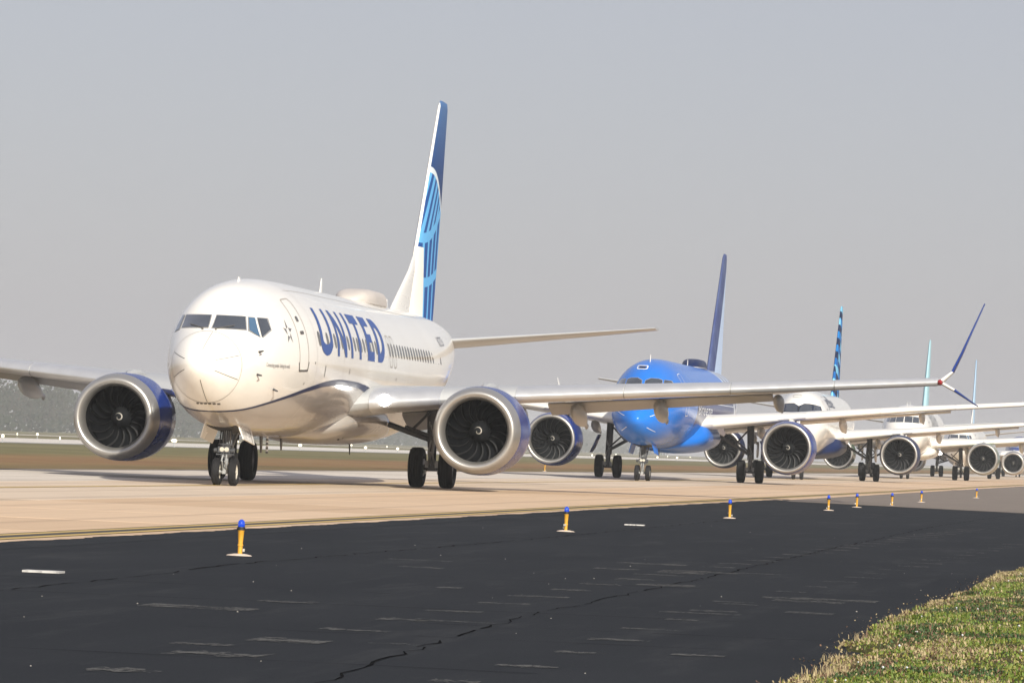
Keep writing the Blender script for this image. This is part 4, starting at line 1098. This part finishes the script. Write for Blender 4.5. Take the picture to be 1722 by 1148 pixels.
def frontier_details(root, B, FB, fus):
    link('title', text_mesh('title', 'FRONTIER', 9.5, 1.15, lambda u, v: B.pt(7.2 + u, B.phi(7.2 + u, 4.25 + v), .01), M['titlegrey'], .3, .1), root)
airliner(dict(body=T320, fairing=F320, fairing_mat='white', fus_mat=fus_white(), panes=PANES320, win=(3.95, 4.3, .27), win_s=[6.8 + .53 * k for k in range(36)], doors=[(4.7, 5.5, 3.2, 5.0), (30.0, 30.7, 3.5, 5.1)], wing=W320, wing_mat='cream', slat_mat='cream',
    slats=[(2.1, 5.2), (6.5, 9.4), (9.43, 12.8), (12.83, 16.6)], slat_drop=0, flaps=[(2.1, 6.2), (6.5, 13)], flap_defl=14, canoes=[(4.3, 3.2, .42, .7), (8.6, 3.4, .45, .8), (12.2, 2.6, .36, .6)], canoe_mat='cream', tip=tip_blend('green', 2.2, .4),
    stab=[(.3, 31, 4.1, 4.35, .42), (6.25, 35.5, 1.4, 4.95, .13)], fin=[(5.4, 29.3, 6.2, .58), (8.5, 31.9, 4.2, .42), (11.5, 34.7, 2.1, .2), (11.76, 35.1, 1.6, .08)], fin_mat=two_tone_fin((.36, .55, .62), (.12, .32, .42), 31.5, .36),
    gear=dict(r=.585, w=.42, nr=.38, nw=.23, ms=17.7, my=3.8, half=.47, mtop=2.8, ns=5.07, nhalf=.25, ntop=1.85, lean=-.1, brace=1.5, brace_z=2.0, dy=.45, dh=.4, door=dict(z0=1.3, z1=2.5, w=.8, dy=.35, mat='white')),
    engine=dict(Rth=1.0, Rf=1.03, Rm=1.3, L=4.0, s=11.6, y=5.75, z=1.8, cowl='green', wing_z=3.0, lipx=.35, pylon='cream'),
    antennas=[(5.2, .35, .3, False), (9.0, .3, .3, False)], lamps=[], label='white airliner with pale teal tail and green engines, fourth in the queue', extra=frontier_details), 30.35, 346.92, .146)

def fifth_details(root, B, FB, fus):
    link('title', text_mesh('title', 'Alaska', 6.5, 1.0, lambda u, v: B.pt(7.2 + u, B.phi(7.2 + u, 4.0 + v), .01), M['titlegrey'], .3, .1), root)
airliner(spec(base737, label='white airliner with pale blue tail and silver engines, fifth in the queue', fus_mat=fus_white(), doors=[(4.72, 5.52, 2.92, 4.72)], win_s=[6.74 + .6 * k for k in range(30)], fin_mat=two_tone_fin((.40, .55, .70), (.12, .28, .52), 32.5, .36), wing_mat='cream',
    engine=spec(base737['engine'], cowl='white', lip='lip'), tip=tip_split(('white', 'white')), lamps=[(13.75, 2.35, 2.36, .2), (13.75, -2.35, 2.36, .12)]), 43.3, 433.2, .142)
airliner(spec(base737, label='dark blue airliner at the far end of the queue, mostly hidden behind a wing', fus_mat=fus_white([(0, 1.6), (12, 1.8), (30, 2.6), (39, 4)], low=(.45, .10, .03), base=(.014, .045, .22), coat=.2, spec=.3), fairing_mat='navy', doors=[(4.72, 5.52, 2.92, 4.72)], win_s=[6.74 + .9 * k for k in range(20)],
    fin_mat=two_tone_fin((.014, .045, .22), (.45, .10, .03), 35.5, .2), dorsal_mat='navy', wing_mat='cream', frame_mat='titlewhite', engine=spec(base737['engine'], cowl='royal'), tip=tip_split(('white', 'royal'))), 64.9, 573.0, .146)

# ------------------------------------------------------------------ blue taxiway edge lights
def edge_light():
    root = bpy.data.objects.new('taxiway_light', None); COL.objects.link(root)
    b = MB(); n = 28; rr = random.Random(3)
    top = [(.115 * (1 + rr.uniform(-.14, .14)) * math.cos(2 * PI * k / n), .115 * (1 + rr.uniform(-.14, .14)) * math.sin(2 * PI * k / n)) for k in range(n)]
    v = [(x * 1.15, y * 1.15, 0) for x, y in top] + [(x, y, .010) for x, y in top] + [(x * .45, y * .45, .022) for x, y in top]
    f = [(i * n + k, i * n + (k + 1) % n, (i + 1) * n + (k + 1) % n, (i + 1) * n + k) for i in range(2) for k in range(n)] + [tuple(2 * n + k for k in range(n))]
    b.add(v, f); link('concrete_pad', b.build('concrete_pad', M['pad']), root)
    link('post', MB().lathe([(.02, .024), (.10, .025), (.105, .031), (.115, .031), (.12, .025), (.15, .026), (.255, .034), (.26, .038), (.27, .038)], 20, 'Z', cap=True).build('post', M['post']), root)
    link('collar', MB().lathe([(.265, .036), (.268, .047), (.288, .047), (.292, .04), (.30, .038), (.302, .002)], 20, 'Z').build('collar', M['black']), root)
    link('globe', MB().lathe([(.295, .034), (.31, .037), (.335, .038), (.36, .032), (.374, .019), (.379, .002)], 20, 'Z').build('globe', M['blue_globe']), root)
    b = MB(); b.box((.04, .0, .10), (.03, .03, .03)); b.box((-.01, -.04, .06), (.02, .02, .03)); link('clamp', b.build('clamp', M['rim'], False), root)
    return root
M['pad'] = plain('pad_concrete', (.62, .52, .44), .85, 0, 0, .3, 20)
M['post'] = plain('post_yellow', (.62, .33, .035), .5, 0, .2, .25, 30)
def copy_tree(o):
    c = o.copy(); COL.objects.link(c)
    for ch in o.children:
        d = ch.copy(); COL.objects.link(d); d.parent = c
    return c
EL = [((-9.95, 45.83), 'nearest blue taxiway light on a yellow post, beside the lower left edge line'),
      ((-9.61, 67.34), 'second nearest blue taxiway light, below the engine of the nearest airliner'),
      ((-9.46, 89.32), 'third blue taxiway light along the row, below the bright blue airliner'),
      ((-9.28, 110.6), 'fourth blue taxiway light along the row, the first of a close pair'),
      ((-9.37, 120.65), 'fifth blue taxiway light along the row, the second of a close pair'),
      ((-9.07, 129.83), 'sixth blue taxiway light, at the diagonal joint to the older pavement'),
      ((-9.27, 146.21), 'seventh blue taxiway light, first one standing on the pale older pavement'),
      ((-9.03, 176.13), 'farthest blue taxiway light, alone on the pale older pavement at the right')]
proto = edge_light()
for i, ((n, m), lab) in enumerate(EL):
    o = proto if i == 0 else copy_tree(proto)
    o.location = nm(n, m, -.012 if m < 125 else -.022); o.rotation_euler = (R(rnd.uniform(-1.5, 1.5)), R(rnd.uniform(-1.5, 1.5)), rnd.uniform(0, 6))
    tag(o, lab, 'taxiway light', 'blue lights along the taxiway edge')
o = copy_tree(proto); o.location = nm(-37.0, 250, -.05); o.scale = (1, 1, 1.4); tag(o, 'blue taxiway light on the far grass side, under the wing of the bright blue airliner', 'taxiway light', 'blue lights along the taxiway edge')

# ------------------------------------------------------------------ runway lights far behind
def runway_light():
    root = bpy.data.objects.new('runway_light', None); COL.objects.link(root)
    link('post', MB().lathe([(0, .10), (.04, .10), (.05, .05), (.34, .04), (.36, .09), (.40, .09)], 12, 'Z', cap=True).build('post', M['gear']), root)
    link('lamp', MB().lathe([(.39, .10), (.45, .15), (.55, .16), (.63, .11), (.66, .01)], 14, 'Z').build('lamp', M['runway_lamp']), root)
    return root
rl = None
import itertools
def px_dir(u): return (u - 861) / 7564.2
for (u, n, sc) in ((12, -101, 1.2), (36, -148, .7), (70, -148, 1.6), (108, -101, .6), (200, -101, 1.9), (300, -101, 2.7), (408, -148, 1.0), (480, -101, .9), (512, -101, 1.9), (598, -148, 1.7), (622, -101, 1.6), (658, -148, .9), (676, -101, 1.5), (1003, -101, 1.2), (1043, -148, 1.7), (1113, -101, 1.5), (1130, -148, 1.3), (1146, -101, 1.9), (1168, -148, 1.3)):
    d = px_dir(u); Yv = n / (d * ca - sa); Xv = d * Yv
    r_ = runway_light() if rl is None else copy_tree(rl)
    rl = rl or r_
    r_.location = (Xv, Yv, -.05); r_.scale = (sc * .7, sc * .7, .9 + .12 * sc)
    tag(r_, {300: 'largest glowing runway light, between the left engine and the nose wheels of the nearest airliner', 12: 'leftmost glowing runway light, far beyond the brown grass at the picture edge', 70: 'glowing runway light near the left edge, raised above the pale runway strip', 200: 'glowing runway light on the pale strip, seen beneath the left wing just beside the engine'}.get(u, 'glowing pale yellow runway light beyond the brown grass, seen under an airliner'), 'runway light', 'lit lights along the far runway')

# ------------------------------------------------------------------ verge: grass in the lower right corner
M['soil'] = grass_ground('verge_soil', [(.3, (.035, .035, .014)), (.5, (.07, .075, .02)), (.7, (.12, .09, .05))], 1.2, (1, 1, 1))
def hashf(x, y, s):
    v = math.sin(x * 12.9898 * s + y * 78.233 + s * 3.1) * 43758.5453; return v - math.floor(v)
def vnoise(x, y, s=1.0):
    xi, yi = math.floor(x), math.floor(y); fx, fy = x - xi, y - yi; fx = fx * fx * (3 - 2 * fx); fy = fy * fy * (3 - 2 * fy)
    a, b, c, d = hashf(xi, yi, s), hashf(xi + 1, yi, s), hashf(xi, yi + 1, s), hashf(xi + 1, yi + 1, s)
    return a + (b - a) * fx + (c - a) * fy + (a - b - c + d) * fx * fy
def verge_edge(m): return -2.31 + .16 * max(0, min(1, (31 - m) / 6)) + .16 * (vnoise(m * .7, 3.3) - .5) + .22 * (vnoise(m * 2.6, 8.1) - .5) + .03 * max(0, m - 49.5)
vv, ff = [], []
ms = [14 + .25 * k for k in range(320)]
for m in ms:
    e = verge_edge(m)
    for (n, z) in ((e, -.03), (e + .06, .012), (e + .4, .05), (e + 2, .08), (e + 6, .10), (30, .02)): vv.append((n, m, z + .02 * (vnoise(n * 2, m * 2) - .5) * (n > e + .05)))
for i in range(len(ms) - 1):
    for j in range(5): a = i * 6 + j; ff.append((a, a + 1, a + 7, a + 6))
o = link('verge_ground', mesh('verge_ground', vv, ff, M['soil']), None, (0, 0, 0), (0, 0, -TA)); tag(o, kind='structure')
def vz(n, m):
    d = n - verge_edge(m); return .012 + .04 * min(1, max(0, (d - .06) / .34)) + .03 * min(1, max(0, d / 2)) if d > 0 else -.01
GC = [plain('blade_fresh', (.115, .17, .020), .6, 0, 0, .3, 3), plain('blade_green', (.19, .205, .036), .6, 0, 0, .3, 3), plain('blade_dark', (.035, .075, .016), .65, 0, 0, .3, 3), plain('blade_yellow', (.25, .24, .06), .65, 0, 0, .3, 3), plain('blade_straw', (.36, .29, .16), .7, 0, 0, .25, 3), plain('blade_brown', (.15, .085, .05), .7, 0, 0, .3, 3)]
gv, gf, gm_ = [], [], []
rg = random.Random(11)
def blade(n, m, z, h, w, a, bend, mi):
    dx, dy = math.cos(a), math.sin(a); k = len(gv); bx, by = -dy * bend * h, dx * bend * h
    gv.extend([(n - dx * w, m - dy * w, z), (n + dx * w, m + dy * w, z), (n + dx * w * .7 + bx * .35, m + dy * w * .7 + by * .35, z + h * .6), (n - dx * w * .7 + bx * .35, m - dy * w * .7 + by * .35, z + h * .6), (n + bx, m + by, z + h * (1 - .25 * bend))])
    gf.append((k, k + 1, k + 2, k + 3)); gf.append((k + 3, k + 2, k + 4)); gm_.extend((mi, mi))
def pick(n, m):
    c = vnoise(n * 1.7 + 3, m * .55, 1.0) * .65 + vnoise(n * 4.2, m * 1.5, 4.0) * .35; d = vnoise(n * 3.1, m * 1.3, 2.0); e = n - verge_edge(m); t = rg.random()
    dry = max(0.10, min(.85, (c - .43) * 3.2)) + (.30 if e < .12 else 0)
    if t < dry: return 4 if rg.random() < .42 else (5 if rg.random() < .55 else 3)
    if d > .58: return 2 if rg.random() < .75 else 5
    return 0 if rg.random() < .62 else (1 if rg.random() < .6 else (3 if rg.random() < .5 else 2))
for _ in range(150000):
    m = 22 + 35 * rg.random() ** 1.25
    e = verge_edge(m); wmax = .55 + max(0, m * .114 * ca - m * sa - e + .55)     # as far as the view reaches, and a little beyond
    n = e + rg.random() * max(.8, wmax) - .05 * rg.random()
    pt_ = vnoise(n * 3.2, m * 1.6, 3.0)
    if pt_ < .36 and rg.random() < .72: continue
    h = rg.uniform(.010, .036) * (.45 + 1.1 * pt_)
    mi = pick(n, m)
    blade(n, m, vz(n, m) - .004, h * (1.25 if mi == 4 else 1), rg.uniform(.0035, .009), rg.uniform(0, PI * 2), rg.uniform(.2, 1.1), mi)
for (cn, cm, k) in ((-2.13, 25.7, 200), (-2.13, 24.7, 80), (-2.18, 27.3, 70), (-2.33, 31.0, 60), (-2.3, 34.5, 60), (-2.28, 51.2, 80), (-2.2, 45.0, 60)):
    for _ in range(k): blade(rg.gauss(cn, .05), rg.gauss(cm, .16), 0, rg.uniform(.02, .085), rg.uniform(.0015, .003), rg.uniform(0, 2 * PI), rg.uniform(.2, 1.2), 4 if rg.random() < .75 else 5)
for _ in range(500):
    m = rg.uniform(23, 54); blade(verge_edge(m) - abs(rg.gauss(0, .12)), m, -.012, rg.uniform(.004, .02), rg.uniform(.003, .008), rg.uniform(0, 6.3), 1.5, 4 if rg.random() < .6 else 5)
o = link('grass', mesh('grass', gv, gf, GC, False, gm_), None, (0, 0, 0), (0, 0, -TA)); tag(o, kind='stuff')
# small white clover heads and litter in the grass
fl = MB(); rf = random.Random(5)
for _ in range(55):
    m = 23 + 32 * rf.random() ** 1.2; n = verge_edge(m) + rf.random() * 1.5 + .05; r = rf.uniform(.004, .009); z = vz(n, m) + rf.uniform(.02, .045)
    fl.add([(n, m, z + r), (n + r, m, z), (n, m + r, z), (n - r, m, z), (n, m - r, z), (n, m, z - r)], [(0, 1, 2), (0, 2, 3), (0, 3, 4), (0, 4, 1), (5, 2, 1), (5, 3, 2), (5, 4, 3), (5, 1, 4)])
o = link('clover_flowers', fl.build('clover_flowers', M['titlewhite'], False), None, (0, 0, 0), (0, 0, -TA)); tag(o, kind='stuff')
# pale grit scattered on the asphalt
gr = MB()
for _ in range(45):
    n, m, r = rf.uniform(-11.5, -2.6), 20 + 60 * rf.random() ** 1.3, rf.uniform(.003, .008)
    gr.add([(n, m, r - .012), (n + r, m, -.012), (n, m + r, -.012), (n - r, m, -.012), (n, m - r, -.012)], [(0, 1, 2), (0, 2, 3), (0, 3, 4), (0, 4, 1)])
o = link('grit', gr.build('grit', M['softline'], False), None, (0, 0, 0), (0, 0, -TA)); tag(o, kind='stuff')

# ------------------------------------------------------------------ far trees beyond the runway: one hazy wood
LC = [plain('leaf_dark', (.030, .045, .026), .95, 0, 0, .2, .4), plain('leaf_mid', (.045, .060, .032), .95, 0, 0, .2, .4), plain('leaf_olive', (.06, .064, .036), .95, 0, 0, .2, .4), plain('bark', (.09, .07, .055), .9, 0, 0, .3, .5), plain('leaf_dry', (.08, .062, .045), .95, 0, 0, .3, .4)]
for lm in LC:
    nt = lm.node_tree; out = [n for n in nt.nodes if n.type == 'OUTPUT_MATERIAL'][0]; pb = nt.nodes['Principled BSDF']
    src = pb.inputs['Base Color'].links[0].from_socket; tl = nt.nodes.new('ShaderNodeBsdfTranslucent'); mx = nt.nodes.new('ShaderNodeMixShader'); mx.inputs[0].default_value = .5
    pb.inputs['Specular IOR Level'].default_value = 0.0
    nt.links.new(src, tl.inputs[0]); nt.links.new(pb.outputs[0], mx.inputs[1]); nt.links.new(tl.outputs[0], mx.inputs[2]); nt.links.new(mx.outputs[0], out.inputs[0])
tv, tf, tm = [], [], []
rt = random.Random(23)
def leafclump(p, r, mi):
    k = len(tv); a = Vector((rt.gauss(0, 1), rt.gauss(0, 1), rt.gauss(0, 1))).normalized(); u = a.orthogonal().normalized() * r; w = a.cross(u).normalized() * r * rt.uniform(.5, 1)
    p = Vector(p)
    for q_ in (u, w, -u, -w): tv.append(tuple(p + q_))
    tf.append((k, k + 1, k + 2, k + 3)); tm.append(mi)
def tree(x, y, h, n, big=1):
    k = len(tv); b = 6
    for z, r in ((-.1, .22), (h * .6, .10)):
        for j in range(b): tv.append((x + r * math.cos(2 * PI * j / b), y + r * math.sin(2 * PI * j / b), z))
    for j in range(b): tf.append((k + j, k + (j + 1) % b, k + b + (j + 1) % b, k + b + j)); tm.append(3)
    lobes = [(rt.gauss(0, .20 * h), rt.gauss(0, .20 * h), h * rt.uniform(.22, .86), h * rt.uniform(.13, .24)) for _ in range(9)]
    lobes.append((0, 0, h * .5, h * .28)); kind = rt.choice((0, 0, 1, 1, 2, 4 if rt.random() < .5 else 1))
    for _ in range(n):
        lx, ly, lz, lr = rt.choice(lobes); a, c = rt.uniform(0, 2 * PI), rt.uniform(-.8, 1); s_ = math.sqrt(max(0, 1 - c * c)); rr = lr * rt.uniform(.55, 1.08)
        leafclump((x + lx + rr * s_ * math.cos(a), y + ly + rr * s_ * math.sin(a), max(.6, lz + rr * c)), rt.uniform(.22, .5) * h / 13 * big, kind if rt.random() < .72 else rt.choice((0, 1, 2)))
for i in range(150):
    t = i / 149; m = 1330 + 2250 * t ** 1.4
    for row in (0, 1, 2):
        n = -452 - row * 24 + rt.uniform(-9, 9); p = nm(n, m + rt.uniform(-9, 9))
        h = rt.uniform(17, 25) * (1 - .15 * t)
        tree(p[0], p[1], h * (1 if row < 2 else .93), (1000 if row < 2 else 500) if t < .22 else 240, 1 if row < 2 else 2.1)
for i in range(220):          # undergrowth at the foot of the wood
    t = i / 219; m = 1330 + 2250 * t ** 1.4; p = nm(-440 + rt.uniform(-6, 6), m)
    for _ in range(26): leafclump((p[0] + rt.gauss(0, 6), p[1] + rt.gauss(0, 6), abs(rt.gauss(0, 3.2)) + .2), rt.uniform(.7, 1.5), rt.choice((0, 0, 1, 2)))
o = link('treeline', mesh('treeline', tv, tf, LC, False, tm)); tag(o, kind='stuff')

# ------------------------------------------------------------------ haze
b = MB(); b.box((0, 1650, 13.6), (6600, 4700, 29.6))
hz = link('haze', mesh('haze', b.v, b.f, [], False)); tag(hz, kind='stuff')
hm = bpy.data.materials.new('haze'); hm.use_nodes = True; t = hm.node_tree; t.nodes.clear()
ou = t.nodes.new('ShaderNodeOutputMaterial'); vo = t.nodes.new('ShaderNodeVolumePrincipled')
vo.inputs['Color'].default_value = (.93, .95, .97, 1); vo.inputs['Density'].default_value = .00024; vo.inputs['Anisotropy'].default_value = 0.0
t.links.new(vo.outputs[0], ou.inputs['Volume']); hz.data.materials.append(hm)
